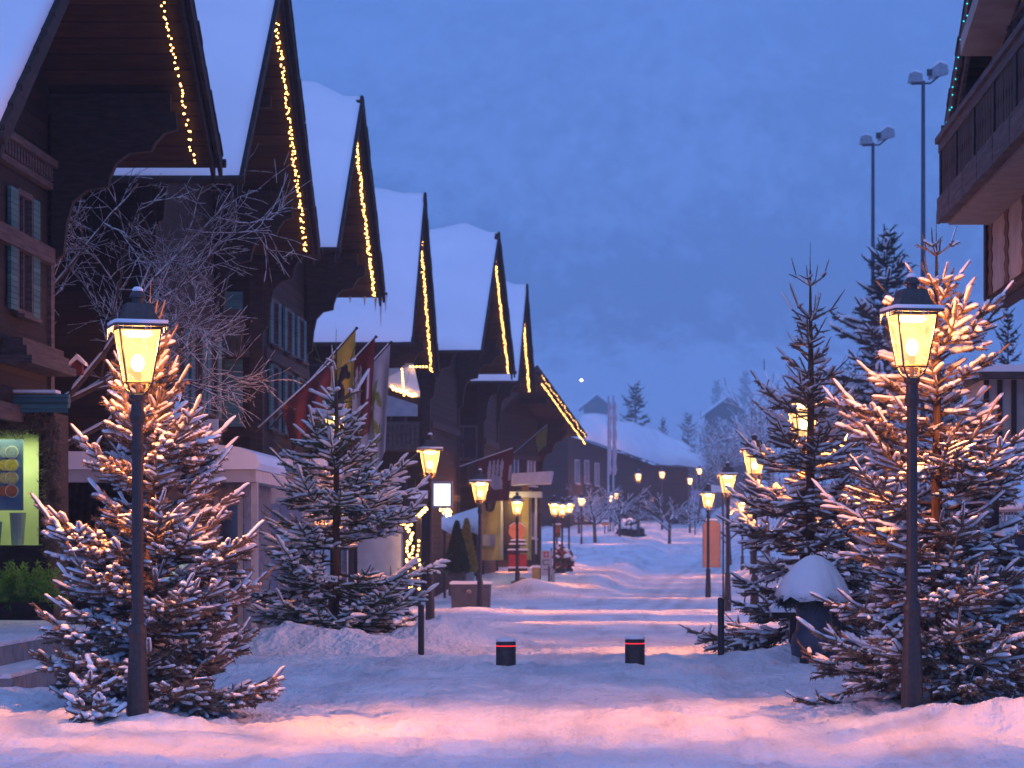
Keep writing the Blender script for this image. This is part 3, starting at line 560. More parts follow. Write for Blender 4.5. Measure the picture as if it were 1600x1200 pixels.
LAMPS = [(215, 512, 26.9, 12, 'largest lantern lamp in front of the bushy spruce'), (1425, 489, 27.7, 5, 'large lantern lamp in front of the open orange lit spruce'),
 (521, 648, 48.4, 3, 'lantern lamp hidden behind the top of the slender spruce by the flags'), (672, 703, 64.0, 8, 'lantern lamp that carries the small bright white screen'),
 (750, 753, 81.4, 15, 'lantern lamp whose foot stands beside the snow-topped stone trough'), (808, 783, 114.6, 9, 'lantern lamp in front of the round orange disc sign'),
 (866, 787, 129.7, 4, 'front lantern lamp of the tight row of three past the white board sign'), (878.5, 789, 144, 7, 'middle lantern lamp of the tight row of three past the white board sign'), (889, 787, 156, 20, 'rear lantern lamp of the tight row of three past the white board sign'),
 (908.5, 779, 205, 30, 'small lantern lamp alone to the right of the tight row of three'), (954, 775, 240, 5, 'small lantern lamp at the foot of the pale flagpoles'), (962, 771, 262, 25, 'tiny lantern lamp almost hidden behind the one at the flagpoles'),
 (997.5, 741, 225, 12, 'small lantern lamp in front of the barn wall, left one of two'), (1034.5, 738, 245, 6, 'small lantern lamp in front of the barn wall, right one of two'),
 (1255, 628, 42.9, 10, 'lantern lamp buried in the branches of the pointed spruce'), (1179, 704, 63.6, 14, 'lantern lamp just left of the pointed spruce, tallest of that row'),
 (1137, 742, 81.8, 3, 'lantern lamp rising above the branch tips left of the pointed spruce'), (1106.5, 771, 106, 8, 'lantern lamp in front of the orange snow-topped board'),
 (1160, 785, 150, 5, 'tiny lantern lamp seen through the branch tips, left of two'), (1174, 791, 138, 15, 'tiny lantern lamp seen through the branch tips, right of two'),
 (1078, 748, 258, 9, 'tiny lantern lamp at the end wall of the barn, lower one'), (1093, 733, 272, 4, 'tiny lantern lamp at the end of the barn roof, upper one')]
for (px, py, d, rz, lab) in LAMPS:
    o = LP if first else copy_tree(LP); first = False
    q = W(px, py, d); o.location = (q.x, q.y, q.z-3.69); o.rotation_euler.z = R(rz+6); o['label'] = lab; o['group'] = GL
# ================================================================== CHALETS
def frame(O, U, Wd): return lambda u, w, z: (O[0]+u*U[0]+w*Wd[0], O[1]+u*U[1]+w*Wd[1], z)
def offs(poly, d):  # slide a polyline in (u,z) straight down
    return [(u, z-d) for u, z in poly]
def window(root, f, a, b, z0, z1, at, face, shutter=None, sw=.45, fm='beam_grey', bars=1):
    """window in the street front (face='w', a..b along u at w=at) or in the side wall (face='u', a..b along w at u=at)"""
    P = (lambda s, dd, z: f(s, at-dd, z)) if face == 'w' else (lambda s, dd, z: f(at-dd, s, z))
    m = MB(P); t = .09
    for (s0, s1, y0, y1) in ((a-t, a, z0-t, z1+t), (b, b+t, z0-t, z1+t), (a, b, z1, z1+t), (a, b, z0-t, z0)): m.box((s0, -.05, y0), (s1, .08, y1))
    for k in range(1, bars+1):
        c = a+(b-a)*k/(bars+1); m.box((c-.03, -.02, z0), (c+.03, .05, z1))
    m.box((a-t-.1, .085, z0-t-.06), (b+t+.1, .2, z0-t)); wn = part('window', m, M[fm], root)
    p = MB(P); p.box((a, -.05, z0), (b, .012, z1)); part('pane', p, M['pane'], wn)
    if shutter:
        for (s0, s1) in ((a-t-sw-.02, a-t-.02), (b+t+.02, b+t+sw+.02)):
            s = MB(P); s.box((s0, .03, z0-.05), (s1, .085, z1+.05)); part('shutter', s, M[shutter], root)
    return wn
def chalet(label, O, U, Wd, u0, z0, zr, u1, z1, ov=2.0, back=14, e0=1.4, e1=1.5, gz=-.6, snow=.50, lights=None, wall='wood', body_z=None, name='chalet', seed=0, barge='beam'):
    rng = random.Random(seed+40); f = frame(O, U, Wd); L = math.hypot(*U)
    root = thing(name, label, 'chalet', (O[0]+Wd[0]*ov, O[1]+Wd[1]*ov, 0))
    rz = lambda u: zr+(z0-zr)*(u/u0) if u < 0 else zr+(z1-zr)*(u/u1)
    th = .16; prof = [(u0, z0), (0, zr), (u1, z1)]
    def band(m, pr, d0, d1, w0, w1):
        pts = [(u, w0, z-d0) for u, z in pr]+[(u, w0, z-d1) for u, z in pr[::-1]]
        q = [(u, w1, z) for u, _, z in pts]; n = len(pts); h = n//2
        fs = [(i, i+1, n-2-i, n-1-i) for i in range(h-1)]; m.add(pts+q, fs+[tuple(k+n for k in x) for x in fs]+[(i, (i+1) % n, n+(i+1) % n, n+i) for i in range(n)])
    m = MB(f); band(m, prof, 0, th, .0, back); roof = part('roof', m, M['soffit'], root)
    m = MB(f); pr = [(u0-.06, z0-.02), (0, zr+.03), (u1+.06, z1-.02)]; band(m, pr, -.02, .30, -.07, -.003); band(m, [(u0+.05, rz(u0+.05)), (0, zr), (u1-.05, rz(u1-.05))], .17, .46, .03, .09)
    # ragged shingle ends along the edge
    for (ua, ub) in ((u0, 0), (0, u1)):
        n = int(abs(ub-ua)/.45)
        for k in range(n):
            u = ua+(ub-ua)*(k+.5)/n; z = rz(u); w0 = -.080-rng.uniform(0, .02); dz = (rz(u+.2)-rz(u-.2))*.5; hi = .035+rng.uniform(0, .03); m.prism([(u-.2, w0, z-dz-.02), (u+.2, w0, z+dz-.02), (u+.2, w0, z+dz+hi*.5), (u-.2, w0, z-dz+hi)], (0, .1-w0, 0))
    part('bargeboard', m, M[barge], root)
    # rafter and purlin ends under the overhang
    for (u, hh) in ((u0+e0, .3), (u0*.5+e0*.5, .26), (-.14, .34), (u1*.5-e1*.5, .26), (u1-e1-.22, .3)):
        zt = min(rz(u), rz(u+.22))-th-.012; m = MB(f); m.box((u, .52 if ov > 1 else .12, zt-hh), (u+.22, ov+.3, zt)); part('purlin', m, M['beam'], root)
    for u in (u0+e0+.02, u1-e1-.22):   # carved consoles at both front corners
        zt = min(rz(u), rz(u+.2))-th-.33; m = MB(f); s = ov/2.0
        pts = [(ov+.02, zt), (.35*s, zt), (.33*s, zt-.28), (.5*s, zt-.34), (.62*s, zt-.5), (.66*s, zt-.62), (.95*s, zt-.66), (1.12*s, zt-.82), (1.2*s, zt-1.05), (1.22*s, zt-1.2), (1.5*s, zt-1.26), (1.68*s, zt-1.45), (1.76*s, zt-1.8), (1.8*s, zt-2.3), (ov+.02, zt-2.5)]
        m.prism([(u, w, z) for w, z in pts], (.2, 0, 0)); part('console', m, M['beam'], root)
    bz = gz if body_z is None else body_z
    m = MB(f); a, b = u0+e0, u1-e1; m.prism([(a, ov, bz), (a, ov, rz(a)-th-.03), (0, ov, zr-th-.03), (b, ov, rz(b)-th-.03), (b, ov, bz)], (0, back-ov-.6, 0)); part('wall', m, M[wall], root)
    bm2 = M['beam_grey'] if seed == 1 else M['beam']   # corner posts and floor beams stand proud of the wall
    for u in (a-.05, b-.22): m = MB(f); m.box((u, ov-.06, bz), (u+.27, ov+.25, rz(u+.13)-th-.36)); part('corner_post', m, bm2, root)
    for z in ((3.45, 6.1) if body_z is None or body_z < 5 else ()):
        m = MB(f); m.box((a+.23, ov-.13, z), (b-.23, ov+.02, z+.26)); part('floor_beam', m, bm2, root)
        m = MB(f); m.box((a-.1, ov+.27, z), (a+.03, back-1, z+.22)); part('floor_beam', m, bm2, root)
    for u, z in ((u0-.1, z0-.1), (u1+.1, z1-.1)):
        m = MB(f); m.tube([(u, -.12, z), (u, back, z)], .075, 8); part('gutter', m, M['beam'], root)
    # snow lying on both slopes, thinner toward the gable edge
    nu, nw = 46, 30; us = np.concatenate([np.linspace(u0-.12, -.8, nu//2-4), np.linspace(-.6, .6, 9), np.linspace(.8, u1+.12, nu//2-4)]); ws = np.concatenate([np.linspace(-.02, 1.6, 12), np.linspace(2.1, back, nw-12)])
    UU, WW = np.meshgrid(us, ws); base = np.where(UU < 0, zr+(z0-zr)*(UU/u0), zr+(z1-zr)*(UU/u1))
    t = snow*(.30+.70*sstep(-.1, 1.4, WW))*(1+.55*fbm(UU*.35+seed*7, WW*.35, 5, 3)); ed = np.minimum(UU-us[0], us[-1]-UU); t = t*(.55+.45*sstep(0, .45, ed))
    rdg = np.minimum(z0, 0)*0+.30*np.exp(-(UU/.45)**2)*abs((zr-z0)/u0); top = base+t-rdg+.07*fbm(UU*1.1, WW*1.1+seed, 6, 3)
    top = np.maximum(top, base+.035)
    def xyz(zz): return np.stack([O[0]+UU*U[0]+WW*Wd[0], O[1]+UU*U[1]+WW*Wd[1], zz], -1).reshape(-1, 3)
    n1, n2 = UU.shape; V = np.concatenate([xyz(top), xyz(base+.006)]); i = (np.arange(n1-1)[:, None]*n2+np.arange(n2-1)[None]).ravel(); Qs = [np.stack([i, i+1, i+n2+1, i+n2], -1)]
    k = n1*n2; r = np.arange(n2-1); Qs.append(np.stack([r, r+k, r+1+k, r+1], -1)); r2 = r+(n1-1)*n2; Qs.append(np.stack([r2, r2+1, r2+1+k, r2+k], -1))
    c = np.arange(n1-1)*n2; Qs.append(np.stack([c, c+n2, c+n2+k, c+k], -1)); c2 = c+n2-1; Qs.append(np.stack([c2, c2+k, c2+n2+k, c2+n2], -1))
    so_ = link('snow', np_mesh('snow', V, np.concatenate(Qs), smooth=True, off=root.location), M['roof_snow'], roof)
    if lights:   # a string of bulbs along the inside of the far bargeboard
        t0, n, glow, lab, win = lights; ls = thing('fairy_lights', lab, 'string lights', f(u1*.5, win, rz(u1*.5)), 'light strings on the gables'); pts = []
        for k in range(n):
            tt = t0+(.985-t0)*(k+rng.uniform(-.35, .35))/n; u = u1*min(max(tt, t0), .985); pts.append((u, win+rng.uniform(-.035, .035), rz(u)-th-.05-rng.uniform(0, .06)-(.42 if win < 0 else 0)))
        wm = MB(f); wm.tube([(p[0], p[1], p[2]+.02) for p in pts], .006, 4); part('wire', wm, M['dark'], ls)
        me = MB(); me.ball((0, 0, 0), .015 if seed < 3 else .019, 5); bm_ = me.mesh('bulb', (0, 0, 0), True); bm_.materials.append(M[glow])
        for p in pts:
            bo = link('bulb', bm_, None, ls); bo.location = Vector(f(*p))-ls.location
        if n > 60:   # the smaller rest of the string, past the hundred single bulbs
            xm = MB()
            for k in range(40):
                u = u1*(t0+(.985-t0)*(k+.5)/40); xm.ball(f(u, win+rng.uniform(-.05, .05), rz(u)-th-.05-rng.uniform(0, .08)), .017, 4)
            part('bulbs', xm, M[glow], ls)['kind'] = 'stuff'
    return root, f
WL = (-1, 0); UL = (0, 1)
h1, f1 = chalet('nearest dark chalet cut by the left edge, with the carved bracket and teal shutter', (-7, 41.4), UL, WL, -9.9, 6.1, 12.45, 6.8, 8.09, ov=2.5, back=13, body_z=3.5, lights=(.40, 52, 'glow_fairy', 'sparse light string on the nearest gable at the upper left', .36), seed=1)
h2, f2 = chalet('second chalet from the left with the tall gable whose tip leaves the photo', (-7, 56.9), UL, WL, -6.2, 8.12, 13.1, 6.2, 8.16, ov=2.0, back=15, e0=2.9, lights=(.05, 96, 'glow_fairy', 'long light string on the tallest gable whose tip leaves the photo', .22), seed=2)
h3, f3 = chalet('third chalet with the stepped bracket above the flags', (-7, 73.1), UL, WL, -5.9, 8.6, 13.0, 6.4, 8.66, ov=1.95, back=15, lights=(.08, 96, 'glow_fairy', 'light string on the gable above the stepped bracket', .22), seed=3)
h4, f4 = chalet('fourth chalet with the steep narrow gable behind the flags', (-7, 94.9), UL, WL, -5.4, 8.0, 13.25, 6.4, 7.9, ov=2.0, back=13, lights=(.08, 96, 'glow_fairy', 'light string on the narrow gable right of the flags', .2), seed=4)
h5, f5 = chalet('fifth chalet with the wide snowy roof in the middle of the row', (-5.376, 112), (.058, .998), (-.998, .058), -6.1, 8.9, 13.85, 6.0, 8.9, ov=2.1, back=14, lights=(.10, 98, 'glow_fairy', 'dense light string on the gable in the middle of the row', .2), seed=5)
h6, f6 = chalet('sixth chalet showing only a thin dark gable sliver', (-4.89, 128), (.03, .9995), (-.9995, .03), -5.4, 8.75, 13.3, 5.4, 9.0, ov=1.6, back=9, lights=(.25, 70, 'glow_fairy', 'light string on the thin gable sliver', .22), seed=6)
h7, f7 = chalet('last chalet of the row with its low roof sloping down toward the street', (-4.96, 143), (.303, .953), (-.953, .303), -7.0, 7.8, 10.65, 7.4, 7.62, ov=1.9, back=10, lights=(.06, 90, 'glow_fairy', 'light string sloping down the low last gable', -.12), seed=7)
# street-front and side-wall windows
window(h1, f1, 2.6, 3.5, 5.2, 6.95, 2.5, 'w', 'teal', .5, bars=1)
window(h1, f1, -1.0, .4, 5.2, 6.95, 2.5, 'w', 'teal', .5)
m = MB(f1); m.box((1.6, 2.02, 4.30), (5.0, 2.5, 4.42)); m.box((1.7, 2.12, 4.42), (4.9, 2.5, 4.58)); m.box((1.8, 2.2, 4.58), (4.9, 2.5, 4.70)); part('sill_shelf', m, M['beam_grey'], h1)
m = MB(f1)
for k in range(26): m.box((-.5+k*.21, 2.36, 7.42), (-.4+k*.21, 2.5, 7.62))
m.box((-.6, 2.3, 7.64), (4.95, 2.5, 7.76)); m.box((-.6, 2.38, 7.30), (4.95, 2.5, 7.40)); part('carved_frieze', m, M['beam_grey'], h1)
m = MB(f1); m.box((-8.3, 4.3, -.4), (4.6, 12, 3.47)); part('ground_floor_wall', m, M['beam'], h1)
for h, f, zz in ((h3, f3, ((4.5, 6.0), (6.6, 7.6))), (h4, f4, ((4.2, 5.6), (6.4, 7.3)))):
    u = (-5.9 if h is h3 else -5.4)+1.4; ovv = 1.95 if h is h3 else 2.0
    for (z0, z1) in zz:
        window(h, f, 2.9, 3.8, z0, z1, u-.01, 'u', 'teal' if h is not h4 else None, .42); window(h, f, 5.6, 6.6, z0, z1, u-.01, 'u', 'teal' if h is not h4 else None, .42)
        for a in (-2.6, .2, 2.9): window(h, f, a, a+.9, z0, z1, ovv, 'w', 'teal', .45)
for a in (-3.4, -1.0, 1.4, 3.6): window(h2, f2, a, a+.9, 4.4, 6.0, 2.0, 'w', 'teal', .45)
# timber balconies on the side walls of the chalets in the middle
def balcony(root, f, w0, w1, z, u, depth=1.1, lab=None, m1='wood_v'):
    m = MB(f); m.box((u-depth, w0, z), (u-.02, w1, z+.14)); m.box((u-depth, w0, z+.95), (u-depth+.09, w1, z+1.06))
    n = int((w1-w0)/.16)
    for k in range(n):
        a = w0+(w1-w0)*(k+.08)/n; m.box((u-depth+.02, a, z+.145), (u-depth+.06, a+(w1-w0)/n*.82, z+.945))
    part('balcony', m, M[m1], root, label=lab)
balcony(h5, f5, 2.3, 6.6, 5.2, -4.7, m1='beam_grey'); balcony(h4, f4, 2.2, 6.0, 5.9, -4.0); balcony(h3, f3, 2.2, 8, 6.1, -4.5)
window(h5, f5, 3.0, 4.0, 6.0, 7.4, -4.71, 'u'); window(h5, f5, 5.0, 6.0, 6.0, 7.4, -4.71, 'u'); window(h5, f5, 3, 4.2, 3, 4.4, -4.71, 'u')
m = MB(f5); m.box((-4.9, 2.5, 6.5), (-4.75, 4.3, 7.3)); part('pale_sign_panel', m, M['white_paint'], h5)
window(h6, f6, 1.9, 3.0, 5.5, 6.8, -4.01, 'u', fm='beam_grey'); balcony(h6, f6, 1.7, 5.0, 4.2, -4.0, .9)
for a in (-1, 1.5, 4): window(h7, f7, a, a+.9, 4.9, 6.1, 1.9, 'w', fm='white_paint'); window(h7, f7, a, a+.9, 2.2, 3.5, 1.9, 'w', fm='white_paint')
# icicles on the third chalet's eave
for (u, w, l) in ((6.45, .05, .9), (6.45, .2, .45), (6.45, .5, .3), (6.45, .9, .22), (6.45, -.08, .5)): m = MB(f3); m.tube([(u, w, 8.55), (u, w, 8.55-l)], [.05, .004], 6); part('icicle', m, M['ice'], h3)
# ------------------------------------------------------------------ barn on the bend: long eave going away to the right
A = W(903, 676, 256); B = W(1034, 723, 300); A2 = W(905, 652, 268); B2 = W(1032, 684, 312); C = W(1112, 724, 318); D0 = W(1100, 727, 306)
br = thing('barn', 'long dark barn at the bend under one sheet of roof snow', 'barn', (B.x, B.y, g(B.x, B.y)))
def off3(v, dz): return (v.x, v.y, v.z+dz)
m = MB(); m.add([off3(A, 0), off3(B, 0), off3(D0, .1), off3(C, 0), off3(B2, 0), off3(A2, 0)]+[off3(v, -.3) for v in (A, B, D0, C, B2, A2)], [(0, 1, 4, 5), (1, 2, 3, 4), (6, 7, 10, 11), (7, 8, 9, 10)]+[(i, (i+1) % 6, 6+(i+1) % 6, 6+i) for i in range(6)]); rf = part('roof', m, M['beam'], br)
nn = 26; rows = []
for i in range(nn+1):
    s = i/nn; lo = A.lerp(B, s/.62) if s < .62 else B.lerp(D0, (s-.62)/.38); hi = A2.lerp(B2, s/.62) if s < .62 else B2.lerp(C, (s-.62)/.38); row = []
    for j in range(9):
        t = j/8; p = lo.lerp(hi, t); e = min(s, 1-s, .1)/.1; tt = .75*(.45+.55*min(1, t*5+.15))*(.35+.65*e)*(1+.5*float(vnoise(i*.4, j*.5, 3))); row.append((p.x, p.y-.15*(1-t), p.z+.02+tt))
    rows.append(row)
m = MB(); fl = [p for r in rows for p in r]; bt = [(x, y+.1, z-.62) for x, y, z in fl]; k = len(fl); fs = [(i*9+j, i*9+j+1, (i+1)*9+j+1, (i+1)*9+j) for i in range(nn) for j in range(8)]
fs += [(i*9, (i+1)*9, (i+1)*9+k, i*9+k) for i in range(nn)]+[(i*9+8, i*9+8+k, (i+1)*9+8+k, (i+1)*9+8) for i in range(nn)]+[(j, j+k, j+1+k, j+1) for j in range(8)]+[(nn*9+j, nn*9+j+1, nn*9+j+1+k, nn*9+j+k) for j in range(8)]
m.add(fl+bt, fs); part('snow', m, M['roof_snow'], rf, True)
dv = (B-A); dv.z = 0; dv.normalize(); nv = Vector((-dv.y, dv.x, 0)); Aw = A+nv*.9; Bw = B+nv*.9+dv*.2; De = D0+nv*1.2-Vector((.5, 0, 0))
m = MB()
for (p, q) in ((Aw, Bw), (Bw, De)):
    n2 = Vector((-(q-p).y, (q-p).x, 0)).normalized()*4; m.add([(p.x, p.y, -1), (q.x, q.y, -1), (q.x+n2.x, q.y+n2.y, -1), (p.x+n2.x, p.y+n2.y, -1), (p.x, p.y, p.z-.25), (q.x, q.y, q.z-.25), (q.x+n2.x, q.y+n2.y, q.z-.25), (p.x+n2.x, p.y+n2.y, p.z-.25)], [(0, 1, 5, 4), (1, 2, 6, 5), (2, 3, 7, 6), (3, 0, 4, 7), (4, 5, 6, 7), (0, 3, 2, 1)])
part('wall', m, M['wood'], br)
fb = lambda u, w, z: tuple(Aw+dv*u+nv*w+Vector((0, 0, z-Aw.z)))
for (u, z) in ((3.0, 7.6), (7.5, 7.7), (3.0, 4.2), (7.5, 4.3), (12.5, 7.6), (12.5, 4.4)): window(br, fb, u, u+1.8, z, z+2, -.02, 'w', fm='white_paint')
# small far buildings in the mist
def far_cabin(label, px, py, d, wd, hh, name='cabin'):
    q = W(px, py, d); gz = min(g(q.x, q.y), q.z-2) if d < 400 else float(hill_z(np.array(q.x), np.array(float(d))))-1; r = thing(name, label, 'house', (q.x, q.y, gz), 'cabins in the mist')
    m = MB(); e = q.z-hh*.45; m.prism([(q.x-wd/2, q.y, gz), (q.x-wd/2, q.y, e), (q.x, q.y, q.z-.3), (q.x+wd/2, q.y, e), (q.x+wd/2, q.y, gz)], (0, 8, 0)); part('wall', m, M['wood'], r)
    m = MB(); s = wd/2+.8; es = q.z-hh*.45*s/(wd/2); m.prism([(q.x-s, q.y-.6, es), (q.x, q.y-.6, q.z), (q.x+s, q.y-.6, es), (q.x+s, q.y-.6, es+.5), (q.x, q.y-.6, q.z+.5), (q.x-s, q.y-.6, es+.5)], (0, 9, 0)); part('roof', m, M['roof_snow'], r)
far_cabin('misty cabin with a snow roof between the faint trees', 1137, 621, 400, 6, 5)
far_cabin('faint cabin on the misty slope left of the flagpoles', 933, 617, 430, 4, 3.5)
far_cabin('dark cabin roof under the misty trees right of the barn', 1125, 706, 345, 8, 4)
q = W(908.5, 594, 520); m = MB(); m.ball(q, .25, 8); o = solo('far_window_light', m, M['glow_far'], 'single bright light far up on the misty slope', 'light', smooth=True)
# ------------------------------------------------------------------ shop bay, awning and steps of the nearest chalet
sb = thing('shop_bay', 'shop bay with a lit yellow-green window and a garland frame', 'shop window', (-10, 44.3, .2))
m = MB(); m.box((-11.4, 44.3, -.3), (-9.08, 45.45, 1.52)); m.box((-11.4, 44.3, 3.42), (-9.08, 45.45, 3.62)); m.box((-9.24, 44.3, 1.525), (-9.08, 45.45, 3.415)); m.box((-11.4, 45.3, 1.525), (-9.25, 45.45, 3.415)); part('wall', m, M['beam'], sb)
m = MB(); m.add([(-11.3, 45.27, 1.53), (-9.26, 45.27, 1.53), (-9.26, 45.27, 3.41), (-11.3, 45.27, 3.41), (-11.3, 44.36, 1.53), (-9.26, 44.36, 1.53), (-9.26, 44.36, 3.41), (-11.3, 44.36, 3.41)], [(0, 1, 2, 3), (0, 4, 5, 1), (1, 5, 6, 2)]); part('lit_interior', m, mat('shop_interior', (.62, .68, .40), (.70, .74, .48), 3, .8), sb)
sl = bpy.data.lights.new('shop_light', 'AREA'); sl.shape = 'RECTANGLE'; sl.size = 1.9; sl.size_y = .35; sl.energy = 38; sl.color = (.86, 1, .50); slo = bpy.data.objects.new('shop_light', sl); COL.objects.link(slo); slo.location = (-10.25, 44.62, 3.37); slo.rotation_euler = (R(-8), 0, 0); slo.parent = sb; slo.location -= sb.location
m = MB(); m.box((-11.4, 44.25, 1.50), (-9.2, 44.42, 1.58)); m.box((-9.30, 44.25, 1.585), (-9.22, 44.4, 3.40)); m.box((-11.4, 44.25, 3.36), (-9.2, 44.4, 3.41)); part('window_frame', m, M['beam'], sb)
m = MB(); m.box((-10.9, 44.62, 2.12), (-9.62, 44.66, 3.22)); ps = part('poster', m, M['poster_blue'], sb, label='blue poster with a column of four coloured discs')
for k, c in enumerate(((.35, .45, .5), (.72, .55, .08), (.62, .45, .20), (.55, .14, .06))):
    dm = mat('poster_disc', c, tuple(x*.7 for x in c), 30, .6)
    for (x, r, mm) in ((-9.79, .105, M['paper']), (-9.79, .09, dm), (-9.90, .088, dm)):
        z = 3.02-.2*k; y = 44.60 if mm is M['paper'] else (44.59 if x > -9.85 else 44.608); m = MB(); n = 18
        m.prism([(x+r*math.cos(2*math.pi*i/n), y, z+r*math.sin(2*math.pi*i/n)) for i in range(n)], (0, .008, 0)); part('poster_disc', m, mm, ps)
for (x, h_, r, mm) in ((-9.62, .50, .13, 'white_paint'), (-9.98, .36, .12, 'poster_blue'), (-10.2, .44, .10, 'white_paint')):
    m = MB(); m.lathe([(r*.7, 0), (r*.75, .02), (r, h_), (r*.9, h_)], 14, (x, 44.8, 1.585)); solo('display_cup', m, M[mm], {-9.62: 'largest pale cup in the lit shop window', -9.98: 'blue cup in the lit shop window', -10.2: 'narrow pale cup near the left edge in the lit shop window'}[x], 'cup', 'cups in the shop window')
aw = thing('awning', 'rolled teal awning above the lit shop window', 'awning', (-9.6, 43.9, 3.65))
m = MB(); m.tube([(-11.6, 44.0, 3.78), (-8.66, 44.0, 3.78)], .11, 12); part('roll', m, M['teal'], aw); m = MB(); m.box((-11.6, 43.84, 3.60), (-8.66, 43.88, 3.72)); part('valance', m, M['teal'], aw)
m = MB(); m.box((-11.6, 43.9, 3.905), (-8.85, 44.3, 3.95)); part('snow', m, M['snow'], aw)
def bush_mesh(rng, pts, n, l, w):
    P = pts[rng.integers(0, len(pts), n)]+rng.normal(0, .02, (n, 3)); a = rng.normal(0, 1, (n, 3)); a /= np.linalg.norm(a, axis=1, keepdims=True); b = np.cross(a, rng.normal(0, 1, (n, 3))); b /= np.linalg.norm(b, axis=1, keepdims=True)
    V = np.stack([P-b*w, P+b*w, P+a*l], 1).reshape(-1, 3); return np_mesh('foliage', V, None, np.arange(3*n).reshape(-1, 3))
rng = np.random.default_rng(8)
gp = [np.stack([np.full(900, -9.08)+rng.normal(0, .06, 900), np.full(900, 44.15)+rng.normal(0, .06, 900), rng.uniform(1.3, 3.4, 900)], 1), np.stack([rng.uniform(-11.4, -9.0, 1100), np.full(1100, 44.15)+rng.normal(0, .06, 1100), 3.42+rng.normal(0, .07, 1100)], 1)]
gl = tag(link('fir_garland', bush_mesh(rng, np.concatenate(gp), 9000, .10, .008), M['needles']), 'green fir garland framing the lit shop window', 'garland')
sb.location.x += .12; gl.location.x += .12
pt = thing('planter', 'dark planter box under the shop window', 'planter', (-9.1, 42.9, .45)); zq = W(0, 950, 43)
m = MB(); m.box((-9.9, 42.6, .42), (-8.62, 43.1, .72)); part('box', m, M['beam'], pt); m = MB(); m.box((-9.86, 42.64, .725), (-8.66, 43.06, .735)); part('soil', m, M['bark'], pt)
bl = []
for k in range(160):
    az = rng.uniform(0, 6.28); el = rng.uniform(.1, 1.45); L = rng.uniform(.22, .78); o = np.array([-9.2+rng.normal(0, .22), 42.85+rng.normal(0, .06), .72]); d = np.array([math.cos(az)*math.cos(el), .5*math.sin(az)*math.cos(el), math.sin(el)])
    for s in np.linspace(.2, 1, 10): bl.append(o+d*L*s-np.array([0, 0, .12*s*s]))
tag(link('green_shrub', bush_mesh(rng, np.array(bl), 9000, .085, .012), M['green']), 'bright green leafy shrub lit by the shop window', 'shrub')
st = thing('stone_steps', 'snow-covered stone steps below the lit shop window', 'steps', (-7.2, 36, 0))
for k, (x, z) in enumerate(((-7.35, .42), (-6.85, .16))):
    m = MB(); m.prism([(-13, 30, -.6), (x+.35, 30, -.6), (x-.1, 42.0-k*1.5, -.6), (-13, 43.5, -.6)], (0, 0, .6+z)); sx = part('step', m, M['concrete'], st)
    m = MB(); m.prism([(-13, 30, z+.004), (x+.33, 30, z+.004), (x-.12, 41.95-k*1.5, z+.004), (-13, 43.4, z+.004)], (0, 0, .05)); part('snow', m, M['ground_snow'], sx)
# ------------------------------------------------------------------ low white shop pavilion between the left spruces
kz = g(-8, 55)
pv = thing('shop_pavilion', 'low white shop pavilion with display windows and thick roof snow', 'shop', (-8, 53.5, kz))
m = MB(); m.box((-10.6, 53.6, kz-.5), (-7.3, 57.6, 2.75)); part('wall', m, M['stone'], pv)
m = MB(); m.box((-10.8, 53.0, 2.76), (-7.0, 58, 2.98)); part('roof', m, M['white_paint'], pv)
m = MB()
pts = [(-10.8, 2.99), (-6.98, 2.99), (-6.93, 3.10), (-7.0, 3.28), (-7.3, 3.40), (-7.9, 3.47), (-8.5, 3.40), (-9.0, 3.30), (-10.8, 3.33)]; m.prism([(x, 52.95, z) for x, z in pts], (0, 5.1, 0)); part('snow', m, M['roof_snow'], pv)
for (x0, x1, mm) in ((-9.0, -8.2, 'glow_display'), (-8.05, -7.85, 'orange'), (-7.75, -7.4, 'pane')):
    if mm == 'glow_display': M[mm] = emat(mm, (.62, .74, .80), .42)
    m = MB(); m.box((x0, 53.54, .35), (x1, 53.59, 2.35)); part('display_window', m, M[mm], pv)
for x in (-8.12, -7.80, -7.36):
    m = MB(); m.box((x-.04, 53.48, kz), (x+.04, 53.6, 2.5)); part('window_post', m, M['cream'], pv)
m = MB(); m.box((-7.1, 53.1, kz), (-6.98, 53.22, 2.755)); part('corner_post', m, M['white_paint'], pv)
for (x0, x1, lab) in ((-8.78, -8.12, 'pale notice board with faint drawing above the pavilion roof'), (-9.5, -8.9, 'blank pale board beside the notice board above the pavilion roof')):
    t = thing('notice_board', lab, 'board', ((x0+x1)/2, 55.9, 3.5)); m = MB(); m.box((x0, 55.9, 3.5), (x1, 56.0, 4.05)); part('panel', m, M['paper'], t)
    m = MB()
    if x0 > -8.8:
        for k in range(5): m.box((x0+.22+k*.08, 55.885, 3.6+.03*(k % 2)), (x0+.235+k*.08, 55.897, 3.95-.04*(k % 3)))
        for k in range(3): m.box((x0+.2, 55.885, 3.62+k*.12), (x1-.08, 55.897, 3.632+k*.12))
        part('drawing', m, M['steel'], t)
